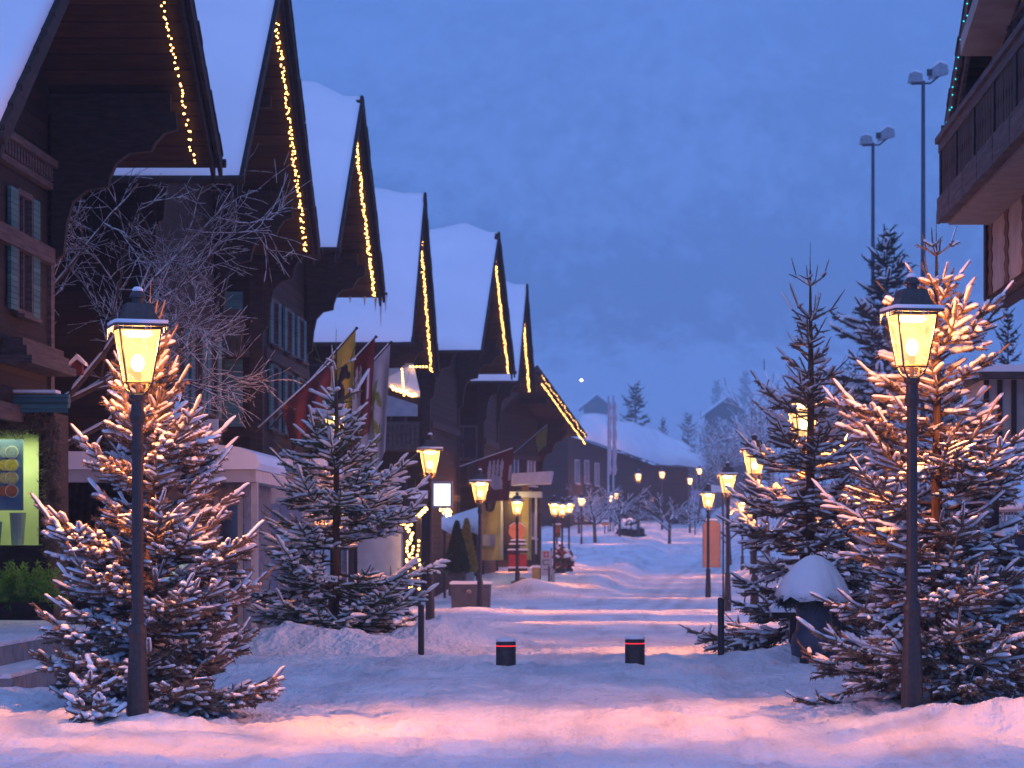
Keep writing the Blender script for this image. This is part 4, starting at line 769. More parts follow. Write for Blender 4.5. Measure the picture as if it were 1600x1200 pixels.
# ------------------------------------------------------------------ flags on slanted poles
def cloth_flag(name, label, base, tip, s0, drop, paint, mats, seed, grp):
    base, tip = Vector(base), Vector(tip); t = thing(name, label, 'flag', base, grp); m = MB(); m.tube([base, tip], .022, 6); m.ball(tip, .04, 6); part('pole', m, M['beam'], t)
    sn = MB(); sn.tube([base.lerp(tip, .05)+Vector((0, 0, .035)), base.lerp(tip, .97)+Vector((0, 0, .035))], .022, 6); part('snow', sn, M['snow'], t, True)
    nu, nv = 36, 56; m = MB(); vs = []
    for j in range(nv+1):
        v = j/nv
        for i in range(nu+1):
            u = i/nu; p = base.lerp(tip, s0+(1-s0)*.98*u); fold = math.sin(u*13+seed+v*1.5)*.07*min(1, v*3)+math.sin(u*5+seed*2)*.05*v
            sq = 1-.35*v; cx = base.lerp(tip, s0+(1-s0)*.6); x = cx.x+(p.x-cx.x)*sq; vs.append((x, p.y+fold, p.z-drop*v*(1-.12*math.sin(u*2.2+seed))-.02))
    fs = [(j*(nu+1)+i, j*(nu+1)+i+1, (j+1)*(nu+1)+i+1, (j+1)*(nu+1)+i) for j in range(nv) for i in range(nu)]; m.add(vs, fs); m.m = [paint((i+.5)/nu, (j+.5)/nv) for j in range(nv) for i in range(nu)]
    me = m.mesh('cloth', base, True); o = link('cloth', me, [M[k] for k in mats], t); return t
M['flag_yellow'] = mat('flag_yellow', (.40, .29, .04), (.48, .35, .05), 3, .8); M['flag_black'] = mat('flag_black', (.015, .015, .02), None, 3, .8)
M['flag_red'] = mat('flag_red', (.085, .016, .018), (.12, .022, .024), 3, .8); M['flag_white'] = mat('flag_white', (.42, .42, .45), (.50, .50, .53), 3, .8)
M['flag_green'] = mat('flag_green', (.16, .20, .03), (.28, .28, .05), 6, .8); M['flag_bluegreen'] = mat('flag_bluegreen', (.02, .14, .10), None, 3, .8)
def el(u, v, a, b, ra, rb, an=0):
    c, s = math.cos(an), math.sin(an); x, y = (u-a)*c+(v-b)*s, -(u-a)*s+(v-b)*c; return (x/ra)**2+(y/rb)**2 < 1
def p_bear(u, v):
    if v > .60: return 0 if .72 < v < .84 and u < .8 else 1
    return 1 if (el(u, v, .55, .36, .2, .09, .5) or el(u, v, .68, .24, .12, .07) or el(u, v, .42, .46, .08, .16, .5) or el(u, v, .62, .48, .06, .15, -.3) or el(u, v, .80, .30, .1, .03, .4)) else 0
def p_crane(u, v):
    for k in range(4):
        if el(u, v, .28+.11*k, .30+.02*k, .045, .24, .25-.05*k): return 1
    return 1 if el(u, v, .45, .60, .22, .16, .5) or el(u, v, .6, .8, .08, .1) or (.82 < u < .9 and .3 < v < .6) else 0
def p_vine(u, v):
    for k in range(6):
        if el(u, v, .55+.16*math.sin(k*2.2), .28+.11*k, .13, .045, .8 if k % 2 else -.7): return 1
    return 2 if v > .9 and u < .5 else (1 if abs(u-.55-.06*math.sin(v*9)) < .03 and v > .2 else 0)
GF = 'flags hung from slanted poles on the chalet front'
cloth_flag('flag', 'plain dark red flag, lowest on the left of the slanted poles', (-8.75, 66.0, 4.2), (-6.92, 66, 5.86), .34, 1.1, lambda u, v: 0, ['flag_red'], 1.2, GF)
cloth_flag('flag', 'yellow flag with a dark rampant animal on a slanted pole', (-8.75, 69.0, 4.45), (-6.62, 68.2, 6.76), .55, 2.6, p_bear, ['flag_yellow', 'flag_black'], 2.6, GF)
cloth_flag('flag', 'red flag with a white winged bird on a slanted pole', (-8.75, 72.3, 4.5), (-6.46, 71.5, 6.80), .55, 2.45, p_crane, ['flag_red', 'flag_white'], .4, GF)
cloth_flag('flag', 'white flag with green leafy sprigs on a slanted pole', (-8.75, 75.8, 4.5), (-6.38, 75, 6.92), .58, 2.6, p_vine, ['flag_white', 'flag_green', 'flag_bluegreen'], 3.4, GF)
b0 = W(668, 748, 124); b1_ = W(805, 700, 118)
cloth_flag('banner', 'dark red banner with a pale winged motif on a long pole further down the street', b0, b1_, .58, 1.9, lambda u, v: 1 if p_crane(u*.9+.02, v) and v < .75 else 0, ['flag_red', 'flag_white'], 2.0, None)
q0 = W(800, 712, 135); q1 = W(856, 664, 131)
cloth_flag('flag', 'small yellow flag with a snowy pole near the last chalet', q0, q1, .66, .9, lambda u, v: 0, ['flag_yellow'], .9, None)
# ------------------------------------------------------------------ entrance porches, garland, yellow entrance
zf3 = g(-8.2, 72)
m = MB(f3); m.box((-5.3, .75, zf3-.5), (4.4, 1.93, 3.3)); part('shopfront', m, M['white_paint'], h3)
m = MB(f3); m.box((-5.5, .35, 3.31), (4.7, 1.93, 3.42)); cz = part('canopy', m, M['white_paint'], h3); m = MB(f3); m.box((-5.5, .32, 3.425), (4.7, 1.93, 3.66)); part('snow', m, M['roof_snow'], cz)
for (a, b) in ((.85, 1.35), (1.42, 1.88)): m = MB(f3); m.box((-5.36, a, .5), (-5.31, b, 2.6)); part('shop_pane', m, M['poster_blue'], h3)
for u in range(-4, 4, 2): m = MB(f3); m.box((u, .70, .5), (u+1.6, .745, 2.7)); part('shop_pane', m, M['pane'], h3)
pg = thing('entrance_porch', 'dark entrance porch wrapped in warm lights beside the lamp with the white screen', 'porch', (-7.1, 92, g(-7.1, 92))); zz = g(-7.1, 92)
for x in (-7.36, -6.95): m = MB(); m.box((x-.08, 91.9, zz-.3), (x+.08, 92.06, 2.9)); part('post', m, M['dark'], pg)
m = MB(); m.box((-8.9, 91.95, zz-.3), (-7.5, 95, 2.85)); part('wall', m, M['white_paint'], pg); m = MB(); m.box((-9, 91.6, 2.905), (-6.4, 95.2, 3.15)); part('roof', m, M['beam'], pg); m = MB(); m.box((-9.02, 91.58, 3.155), (-6.38, 95.2, 3.4)); part('snow', m, M['roof_snow'], pg)
def bulbs(label, pts, r, glow='glow_fairy', grp=None, cat='string lights'):
    ls = thing('fairy_lights', label, cat, pts[0], grp); wm = MB(); wm.tube(pts[:2]+pts[2:], .006, 4); part('wire', wm, M['dark'], ls)
    me = MB(); me.ball((0, 0, 0), r, 5); bm_ = me.mesh('bulb', (0, 0, 0), True); bm_.materials.append(M[glow])
    for p in pts: bo = link('bulb', bm_, None, ls); bo.location = Vector(p)-ls.location
rg = random.Random(12)
pts = [W(641+rg.uniform(-6, 6), 815+k*2.6, 91.7) for k in range(42)]; bulbs('dense warm lights wrapped down the porch post', pts, .038)
pts = [W(654+rg.uniform(-2, 2), 845+k*7.5, 91.7) for k in range(11)]; bulbs('sparse warm lights on the slim porch post', pts, .036)
pts = [W(622+k*1.15, 818-max(0, k-14)*.95+rg.uniform(-3, 3), 91.5) for k in range(40)]; bulbs('warm light garland along the porch eave', pts, .04)
pts = [W(688+rg.uniform(0, 16), 793+rg.uniform(0, 13), 93) for k in range(18)]; bulbs('small knot of warm lights right under the white screen', pts, .04)
pts = [W(612+k*1.4, 605+k*.5+rg.uniform(-2.5, 2.5), 98) for k in range(28)]; bulbs('warm light cluster on the little snowy dormer', pts, .045)
pts = [W(628+k*.35, 577+k*4.5, 98.3) for k in range(10)]+[W(641+k*5, 573, 99.5) for k in range(6)]; bulbs('short pale light string hanging at the snowy dormer', pts, .034)
dm = thing('snowy_dormer', 'little snow-covered dormer roof under the fourth gable', 'dormer roof', W(630, 610, 99)); a, b, c, d_ = W(600, 577, 100), W(646, 577, 100), W(656, 622, 98.6), W(600, 604, 98.6)
m = MB(); m.prism([off3(v, 0) for v in (a, b, c, d_)], (0, .1, -.25)); part('roof', m, M['beam'], dm); m = MB(); m.prism([off3(v, .22) for v in (a, b, c, d_)], (0, 0, -.2)); part('snow', m, M['roof_snow'], dm)
# yellow lit entrance
ye = thing('yellow_entrance', 'yellow entrance front with white posts and a long pale fascia', 'entrance', W(790, 865, 121)); E = lambda px, py, d=121: W(px, py, d)
zb = .2
def pbox(name, x0, x1, y0, y1, mm, d=121, dep=.3, root=ye):
    a, b = W(x0, y1, d), W(x1, y0, d); m = MB(); m.box((a.x, d, a.z), (b.x, d+dep, b.z)); return part(name, m, M[mm], root)
pbox('wall', 752, 786, 765, 875, 'yellow_wall', 122); pbox('doorway', 787, 806, 775, 875, 'dark', 122.3); pbox('wall', 807, 830, 765, 875, 'yellow_wall', 122); pbox('pillar', 815, 826, 760, 870, 'yellow_wall', 121.2)
pbox('post', 782.5, 785.5, 772, 868, 'white_paint', 120.6, .12); pbox('post', 836, 839, 772, 866, 'white_paint', 120.6, .12); pbox('canopy', 781, 846, 768, 777, 'white_paint', 120.4, 1.2)
a, b = W(800, 758, 119.4), W(863, 736, 119.4); m = MB(); m.prism([(a.x, 119.4, a.z), (b.x-.1, 119.4, a.z+.08), (b.x, 119.4, b.z), (a.x, 119.4, b.z-.1)], (0, 2.2, 0)); part('fascia', m, M['white_paint'], ye)
pbox('counter', 754, 775, 835, 853, 'cream', 121.4, .4)
m = MB(); c = W(766, 790, 121.5); m.lathe([(.05, -.28), (.16, -.2), (.24, .12), (.28, .16), (.1, .38), (.02, .5)], 6, c); solo('wall_lantern', m, M['dark'], 'unlit dark wall lantern in the yellow entrance', 'lantern')
ml = bpy.data.lights.new('entrance_light', 'POINT'); ml.energy = 60; ml.color = (1, .72, .25); ml.shadow_soft_size = .1; mo = bpy.data.objects.new('entrance_light', ml); COL.objects.link(mo); mo.location = W(800, 790, 119.9)
aw2 = thing('snowy_awning', 'snow-laden pale awning above the clipped cone trees', 'awning', W(720, 830, 104)); m = MB()
top = [W(x, y, 106) for x, y in ((690, 798), (705, 806), (722, 800), (748, 792))]; bot = [W(x, y, 104.5) for x, y in ((690, 826), (705, 835), (722, 826), (748, 836))]; m.add([tuple(v) for v in top+bot]+[(v.x, v.y+.25, v.z) for v in top+bot], [(i, i+1, 5+i, 4+i) for i in range(3)]+[(8+i, 12+i, 13+i, 9+i) for i in range(3)]+[(4+i, 5+i, 13+i, 12+i) for i in range(3)]+[(i, 8+i, 9+i, i+1) for i in range(3)]); part('cloth', m, M['roof_snow'], aw2, True)
for x in (694, 745): a = W(x, 800, 106); m = MB(); m.tube([(a.x, a.y+.3, g(a.x, a.y)-.3), (a.x, a.y+.3, a.z)], .05, 6); part('post', m, M['dark'], aw2)
# ================================================================== STREET FURNITURE
def gz(x, y): return g(x, y)
bo0 = thing('bollard', 'dark round bollard with a red light band, left one of the two in the street', 'bollard', (0, 0, 0), 'pair of bollards in the street')
m = MB(); m.lathe([(.128, -.4), (.128, .262), (.124, .268)], 20); part_local('body', m, M['iron'], bo0); m = MB(); m.lathe([(.1285, .262), (.1285, .272), (.124, .288), (.1285, .304), (.1285, .33), (.11, .338)], 20); part_local('cap', m, M['iron'], bo0)
m = MB(); m.lathe([(.1245, .269), (.127, .273), (.127, .286), (.1245, .29)], 20); part_local('red_band', m, M['glow_red'], bo0)
m = MB(); m.lathe([(.128, .339), (.133, .352), (.125, .375), (.09, .388), (.001, .392)], 18); part_local('snow_cap', m, M['snow'], bo0, True)
q = W(790.5, 1040, 37); bo0.location = (q.x, 37, -.01); c = copy_tree(bo0); q = W(992, 1040, 37.2); c.location = (q.x, 37.2, .015); c.rotation_euler.z = 1; c['label'] = 'dark round bollard with a red light band, right one of the two in the street'
for (px, d, top, lab) in ((658, 41.5, 946, 'thin dark post beside the snow mound of the slender spruce'), (1126.5, 39.5, 935, 'thin dark post at the left foot of the pointed spruce')):
    q = W(px, top, d); m = MB(); m.lathe([(.045, -.5), (.045, q.z), (.02, q.z+.015)], 10, (q.x, d, 0)); solo('marker_post', m, M['pole'], lab, 'post', 'thin marker posts', loc=(q.x, d, g(q.x, d)))
q = W(691, 773, 63.7); sg = thing('lit_sign', 'small glowing white screen fixed to the lamp post', 'sign', tuple(q))
m = MB()
for (x0, x1, z0, z1) in ((-.23, .23, .245, .30), (-.23, .23, -.30, -.245), (-.23, -.185, -.245, .245), (.185, .23, -.245, .245)): m.box((q.x+x0, 63.66, q.z+z0), (q.x+x1, 63.80, q.z+z1))
m.box((q.x-.185, 63.74, q.z-.245), (q.x+.185, 63.8, q.z+.245)); part('frame', m, M['steel'], sg); m = MB(); m.box((q.x-.184, 63.69, q.z-.244), (q.x+.184, 63.738, q.z+.244)); part('screen', m, M['glow_screen'], sg)
m = MB(); m.tube([(q.x, 63.75, q.z-.29), (q.x, 63.75, q.z-.5)], .012, 6); part('bracket', m, M['iron'], sg)
def snowcap(name_, x0, x1, y0, y1, z, t, root):
    m = MB(); pts = [(x0-.02, z), (x1+.02, z), (x1+.04, z+t*.5), (x1-.02, z+t*.9), (x1-(x1-x0)*.3, z+t*1.05), (x0+(x1-x0)*.4, z+t*.92), (x0+.03, z+t), (x0-.04, z+t*.45)]; m.prism([(x, y0-.02, zz) for x, zz in pts], (0, y1-y0+.04, 0)); return part(name_, m, M['snow'], root)
a, b = W(704, 940, 84), W(766, 913, 84); tr = thing('stone_trough', 'snow-topped grey stone trough behind the lamp foot', 'trough', ((a.x+b.x)/2, 84, g(a.x, 84)))
m = MB(); m.prism([(a.x+.04, 84, g(a.x, 84)-.3), (b.x-.04, 84, g(a.x, 84)-.3), (b.x, 84, b.z), (a.x, 84, b.z)], (0, .7, 0)); part('basin', m, M['urn'], tr); snowcap('snow', a.x, b.x, 84, 84.7, b.z+.003, .09, tr)
m = MB(); m.ball(((a.x+b.x)/2-.05, 83.97, b.z-.22), .09, 6, .8); part('carving', m, M['stone'], tr)
def topiary(label, px, ytip, ybase, d, r, mm, ybot):
    q = W(px, ybase, d); tip = W(px, ytip, d); r_ = thing('topiary', label, 'topiary', (q.x, d, q.z), 'clipped cones in wooden tubs'); rng = np.random.default_rng(int(px)); n = 5000
    t = rng.uniform(0, 1, n)**1.5; az = rng.uniform(0, 6.28, n); R_ = r*(1-t)**.9*(.4+.6*np.sin(np.minimum(1, t*6+.35)*1.57))*rng.uniform(.9, 1.03, n)+.02; P = np.stack([R_*np.cos(az), R_*np.sin(az), (tip.z-q.z)*t], 1)
    link('foliage', bush_mesh(rng, P, 9000, .06, .02), M[mm], r_); m = MB(); m.lathe([(r*.92*math.sin(math.pi*min(1, .62+.38*k/8)), (tip.z-q.z)*.92*k/8) for k in range(8)]+[(.01, (tip.z-q.z)*.93)], 12); part_local('core', m, M['yew'], r_)
    bz = W(px, ybot, d).z-q.z-.4; m = MB(); m.prism([(-r*.62, -r*.62, bz), (r*.62, -r*.62, bz), (r*.7, -r*.7, -.01), (-r*.7, -r*.7, -.01)], (0, r*1.3, 0)); part_local('tub', m, M['cream' if mm != 'yew' else 'beam_grey'], r_)
topiary('dark clipped cone in a wooden tub, front one of the pair', 714, 815, 893, 95, .42, 'yew', 912); topiary('golden lit clipped cone in a pale tub behind the dark one', 729, 812, 893, 97, .36, 'yew_lit', 908)
# orange disc, notice board, box, board sign
D = 118
q = W(808, 830, D); r_ = thing('disc_sign', 'round orange lit disc sign with a snowy rim above the notice board', 'sign', tuple(q)); m = MB(); n = 24
m.prism([(q.x+.345*math.cos(2*math.pi*i/n), D, q.z+.345*math.sin(2*math.pi*i/n)) for i in range(n)], (0, .05, 0)); part('disc', m, M['orange'], r_); m = MB(); m.tube([(q.x, D+.09, g(q.x, D)-.4), (q.x, D+.09, q.z+.2)], .04, 6); part('post', m, M['steel'], r_)
m = MB(); m.tube([(q.x+.352*math.cos(a), D+.025, q.z+.352*math.sin(a)) for a in np.linspace(.5, 2.64, 12)], .025, 5); part('snow', m, M['snow'], r_)
r_ = thing('notice_board', 'dark red twin notice board with snow on its ledges behind the lamp', 'board', tuple(W(809, 900, D)))
for k, (xa, xb) in enumerate(((795, 807), (811, 823))):
    for (y0, y1) in ((866, 886),): a, b = W(xa, y1, D), W(xb, y0, D); m = MB(); m.box((a.x, D, a.z), (b.x, D+.2, b.z)); part('panel', m, M['red'], r_)
for (xa, xb, y0, y1) in ((794, 824, 888, 893), (794, 824, 860, 864.5), (799, 820, 845, 849), (796.5, 822, 851, 853)):
    a, b = W(xa, y1, D), W(xb, y0, D); m = MB(); m.box((a.x, D-.1, a.z), (b.x, D+.25, b.z)); lg = part('ledge', m, M['pole'], r_); snowcap('snow', a.x, b.x, D-.1, D+.25, b.z+.003, .07, lg)
a, b = W(806, 930, D), W(812, 846, D); m = MB(); m.box((a.x, D+.02, a.z-.6), (b.x, D+.18, b.z)); part('post', m, M['dark'], r_)
m = MB(); q = W(814, 925, 117); m.lathe([(.28, -.2), (.36, .1), (.42, .42), (.36, .45)], 12, (q.x, 117.4, q.z)); m.ball((q.x, 117.4, q.z+.45), .3, 7, .5); solo('flower_tub', m, M['stone'], 'dark stone flower tub at the foot of the notice board', 'tub')
a, b = W(831, 903, 118), W(843, 887, 118); r_ = thing('wooden_box', 'small wooden box with snow on top by the white board sign', 'box', (a.x, 118, a.z)); m = MB(); m.box((a.x, 118, a.z-.2), (b.x, 118.35, b.z)); part('body', m, M['ochre'], r_); snowcap('snow', a.x, b.x, 118, 118.35, b.z+.003, .1, r_)
D = 119.; a, b = W(845, 899, D), W(862, 860, D); r_ = thing('board_sign', 'pale board sign with a small red square and white cross', 'sign', (a.x, D, a.z)); m = MB(); m.box((a.x, D, a.z), (b.x, D+.05, b.z)); part('panel', m, M['white_paint'], r_)
def sq(px, py, w, h, mm, dd, nm='mark'): c = W(px, py, D); m = MB(); m.box((c.x-w/2, D-dd, c.z-h/2), (c.x+w/2, D-dd+.004, c.z+h/2)); part(nm, m, M[mm], r_)
sq(853.5, 866.5, .22, .22, 'red', .005, 'red_square'); sq(853.5, 866.5, .16, .05, 'white_paint', .010, 'cross_bar'); sq(853.5, 866.5, .05, .16, 'white_paint', .015, 'cross_bar')
for (x, y, w, h) in ((853.5, 875, .26, .035), (849, 879, .035, .2), (853.5, 882, .22, .035), (857.5, 886, .035, .2), (853, 890, .22, .035)): sq(x, y, w, h, 'urn', .006)
for px in (844, 861.5): c = W(px, 905, D); m = MB(); m.tube([(c.x, D+.08, c.z-.8), (c.x, D+.08, W(px, 856, D).z)], .03, 6); part('post', m, M['urn'], r_)
for (px, y0, y1, lab) in ((858, 886, 917, 'short dark post in front of the white board sign'), (865, 890, 914, 'short pale post right of the white board sign')):
    q = W(px, y0, 117); m = MB(); m.lathe([(.045, -1), (.045, q.z), (.02, q.z+.02)], 8, (q.x, 117, 0)); solo('marker_post', m, M['urn' if px < 860 else 'cream'], lab, 'post', 'short posts by the white board sign', loc=(q.x, 117, g(q.x, 117)))
a, b = W(864, 840, 150), W(876, 820, 150); r_ = thing('notice_sign', 'small dark sign with a pale stripe and snowy top between the row of lamps', 'sign', (a.x, 150, a.z)); m = MB(); m.box((a.x, 150, a.z), (b.x, 150.06, b.z)); part('panel', m, M['dark'], r_); m = MB(); m.box((a.x+.03, 149.985, a.z+.28), (b.x-.03, 149.997, a.z+.38)); part('stripe', m, M['red'], r_); snowcap('snow', a.x, b.x, 150, 150.06, b.z+.003, .08, r_)
m = MB(); m.tube([((a.x+b.x)/2, 150.1, a.z-2), ((a.x+b.x)/2, 150.1, b.z)], .05, 6); part('post', m, M['dark'], r_)
# decorated snowy shrubs in tubs
for (px, yt, yb, d, s, lab) in ((876, 848, 893, 134, .34, 'snowy shrub with red baubles, left one beside the white board sign'), (887, 856, 893, 136, .30, 'snowy shrub with red baubles in a dark tub, right one beside the white board sign')):
    r_ = thing('decorated_shrub', lab, 'shrub', tuple(W(px, yb, d)), 'decorated shrubs by the lamps'); c = W(px, (yt+yb)/2, d); h = (yb-yt)/4500*d; rng = np.random.default_rng(int(px)); P = rng.normal(0, 1, (900, 3)); P /= np.linalg.norm(P, axis=1, keepdims=True); P *= rng.uniform(.4, 1, (900, 1)); P = P*[s, s, h*.42]
    o = link('foliage', bush_mesh(rng, P, 2500, .09, .03), M['needles'], r_); o.location = c-r_.location
    m = MB()
    for k in range(16): p = rng.normal(0, 1, 3); p /= np.linalg.norm(p); m.ball((c.x+p[0]*s, d+p[1]*s, c.z+abs(p[2])*h*.42), rng.uniform(.08, .15), 5, .7)
    part('snow', m, M['snow'], r_, True)
    for k in range(8): p = rng.normal(0, 1, 3); p /= np.linalg.norm(p); m = MB(); m.ball((c.x+p[0]*s*1.02, d-abs(p[1])*s*1.05, c.z+p[2]*h*.42), .06, 6); part('bauble', m, M['red'], r_, True)
    m = MB(); zb = W(px, yb+2, d).z; m.lathe([(.2, zb-.6), (.27, zb+.2), (.24, zb+.22)], 10, (c.x, d, 0)); part('tub', m, M['dark'], r_)
# flagpoles with furled flags
for (px, d, lab) in ((950.5, 236, 'pale flagpole with a furled pinkish flag, left one'), (958.5, 237, 'pale flagpole with a furled pinkish flag, right one')):
    q = W(px, 620, d); z0 = g(q.x, d)-.3; r_ = thing('flagpole', lab, 'flagpole', (q.x, d, z0), 'pair of tall flagpoles'); m = MB(); m.lathe([(.10, z0), (.07, q.z), (.09, q.z+.02), (.04, q.z+.12)], 8, (q.x, d, 0)); part('pole', m, M['white_paint'], r_)
    z1 = W(px, 628, d).z; z2 = W(px, 742, d).z; m = MB(); m.lathe([(.08, z2)]+[(.14+.05*math.sin(k*1.9), z2+(z1-z2)*k/14) for k in range(1, 14)]+[(.08, z1)], 8, (q.x+.12, d-.1, 0)); part('furled_flag', m, mat('flag_pink', (.45, .30, .32), (.6, .45, .45), 4, .8), r_, True)
for (px, py, d, lab) in ((945, 817, 232, 'small round orange lit sign left of the flagpoles'), (973, 815, 230, 'small round orange lit sign with a snow hat right of the flagpoles')):
    q = W(px, py, d); r_ = thing('round_sign', lab, 'sign', tuple(q), 'round signs at the flagpoles'); m = MB(); m.ball(q, .36, 7, .55); part('head', m, M['orange'], r_, True); m = MB(); m.lathe([(.05, g(q.x, d)-.5), (.05, q.z-.1)], 6, (q.x, d, 0)); part('post', m, M['dark'], r_); m = MB(); m.ball((q.x, d, q.z+.13), .33, 7, .4); part('snow', m, M['snow'], r_, True)
rng = np.random.default_rng(77); q = W(985, 822, 226); r_ = thing('snowy_bush', 'dark rounded bush half buried in snow right of the flagpoles', 'bush', (q.x, 226, g(q.x, 226)-.2)); P = rng.normal(0, 1, (1500, 3)); P /= np.linalg.norm(P, axis=1, keepdims=True); P = P*[1.1, 1.0, 1.5]*rng.uniform(.6, 1, (1500, 1)); P[:, 2] = np.abs(P[:, 2])
link('foliage', bush_mesh(rng, P, 4000, .28, .09), M['needles_dark'], r_); P2 = P[(P[:, 2] > .7)][:160]; m = MB()
for p in P2: m.ball(tuple(p+[0, 0, .1]), float(rng.uniform(.12, .25)), 4, .6)
part_local('snow', m, M['snow'], r_, True)['kind'] = 'stuff'
a, b = W(1099.5, 862, 109), W(1124.5, 815, 109); r_ = thing('orange_board', 'upright orange board with rounded top and snow behind the right lamp', 'board', (a.x, 109, a.z)); m = MB(); w = b.x-a.x
m.prism([(a.x, 109, a.z-.6), (b.x, 109, a.z-.6), (b.x, 109, b.z-.12), (b.x-.12, 109, b.z), (a.x+.12, 109, b.z), (a.x, 109, b.z-.12)], (0, .1, 0)); part('panel', m, mat('board_orange', (.40, .20, .13), (.46, .25, .16), 2, .6), r_)
m = MB(); m.tube([(a.x-.02, 109.05, a.z-.6), (a.x-.02, 109.05, b.z-.12), (a.x+.11, 109.05, b.z+.015), (b.x-.11, 109.05, b.z+.015), (b.x+.02, 109.05, b.z-.12), (b.x+.02, 109.05, a.z-.6)], .03, 6); part('rim', m, M['cream'], r_); snowcap('snow', a.x+.1, b.x-.1, 109, 109.1, b.z+.05, .06, r_)
a, b = W(1111, 770, 96), W(1130, 757, 96); r_ = thing('direction_sign', 'pinkish direction board on a post behind the second right lamp', 'sign', (a.x, 96, a.z)); m = MB(); m.prism([(a.x, 96, a.z+.06), (b.x, 96, a.z), (b.x, 96, b.z-.06), (a.x, 96, b.z)], (0, .04, 0)); part('panel', m, M['paper'], r_); m = MB(); m.tube([(b.x, 96.06, g(b.x, 96)-.4), (b.x, 96.06, b.z)], .03, 6); part('post', m, M['dark'], r_)
q = W(1086, 775, 250); r_ = thing('blue_sign', 'small dark blue sign board below the far barn lamps', 'sign', tuple(q)); m = MB(); m.box((q.x-.4, 250, q.z-.5), (q.x+.4, 250.06, q.z+.5)); part('panel', m, M['poster_blue'], r_); m = MB(); m.tube([(q.x, 250.1, g(q.x, 250)-.5), (q.x, 250.1, q.z)], .05, 6); part('post', m, M['dark'], r_)
# urn planter with its snow dome, bench behind it
D = 38.2; q = W(1272, 1040, D); zg = g(q.x, D)-.03; r_ = thing('urn_planter', 'large dark blue urn planter with a domed cap of snow', 'planter', (q.x, D, zg))
m = MB(); m.lathe([(.20, .10), (.30, .14), (.315, .30), (.29, .40), (.245, .46), (.23, .60), (.25, .78), (.29, .90), (.30, .93), (.26, .93)], 24, (q.x, D, zg)); part('urn', m, M['urn'], r_, True)
for a in (.6, 2.2, 3.8, 5.4): m = MB(); m.box((q.x+.19*math.cos(a)-.05, D+.19*math.sin(a)-.05, zg-.1), (q.x+.19*math.cos(a)+.05, D+.19*math.sin(a)+.05, zg+.12)); part('foot', m, M['dark'], r_)
rng = np.random.default_rng(4); az = rng.uniform(0, 6.28, 900); rr = rng.uniform(.28, .46, 900); P = np.stack([rr*np.cos(az), rr*np.sin(az), .98-.18*((rr-.2)/.26)**2+rng.normal(0, .02, 900)], 1); o = link('grass_fringe', bush_mesh(rng, P, 2600, .12, .008), M['needles_dark'], r_); 
nn_, kk = 12, 40; vs = []; 
for i in range(nn_+1):
    t = i/nn_
    for k in range(kk):
        a = 2*math.pi*k/kk; rad = .49*t**.82*(1+(.10*vnoise(k*.9, i*.4, 5)+.05*math.sin(k*2.7))*t); zz = .96+.50*(1-t**1.7)-(.07+.05*math.sin(k*1.9))*max(0, t-.8)*5+.02*float(vnoise(k*.5, i*.6, 6)); vs.append((float(rad*math.cos(a)), float(rad*math.sin(a)), float(zz)))
m = MB(); m.add(vs, [(i*kk+k, i*kk+(k+1) % kk, (i+1)*kk+(k+1) % kk, (i+1)*kk+k) for i in range(nn_) for k in range(kk)]+[tuple(nn_*kk+k for k in range(kk))]); part_local('snow_dome', m, M['snow'], r_, True)
a, b = W(1208, 968, 39.6), W(1322, 948, 39.6); r_ = thing('bench', 'snow-covered wooden bench behind the urn planter', 'bench', ((a.x+b.x)/2, 39.6, g(a.x, 39.6))); m = MB(); m.box((a.x, 39.6, b.z-.16), (b.x, 40.1, b.z-.08)); part('seat', m, M['beam'], r_); snowcap('snow', a.x, b.x, 39.6, 40.1, b.z-.077, .12, r_)
for x in (W(1240, 0, 39.6).x, b.x-.12): m = MB(); m.box((x-.05, 39.62, g(x, 39.6)-.1), (x+.05, 40.0, b.z-.165)); part('leg', m, M['dark'], r_)
q = W(1483, 1030, 33); m = MB(); m.lathe([(.075, -.3), (.07, .0), (.06, .34), (.03, .36)], 10, (q.x, 33, q.z)); solo('wooden_stump', m, M['ochre'], 'short weathered wooden stump right of the large lamp post', 'stump', loc=(q.x, 33, q.z))
a, b = W(1509, 996, 32), W(1545, 945, 32); r_ = thing('ochre_box', 'ochre boxy panel under the branches right of the large lamp post', 'box', (a.x, 32, a.z)); m = MB(); m.prism([(a.x, 32, a.z+.05), (b.x, 32.1, a.z), (b.x, 32.1, b.z), (a.x, 32, b.z)], (0, .2, 0)); part('panel', m, M['ochre'], r_); m = MB(); m.tube([(b.x-.06, 32.2, g(b.x, 32)-.2), (b.x-.06, 32.2, b.z)], .03, 6); part('post', m, M['ochre'], r_)
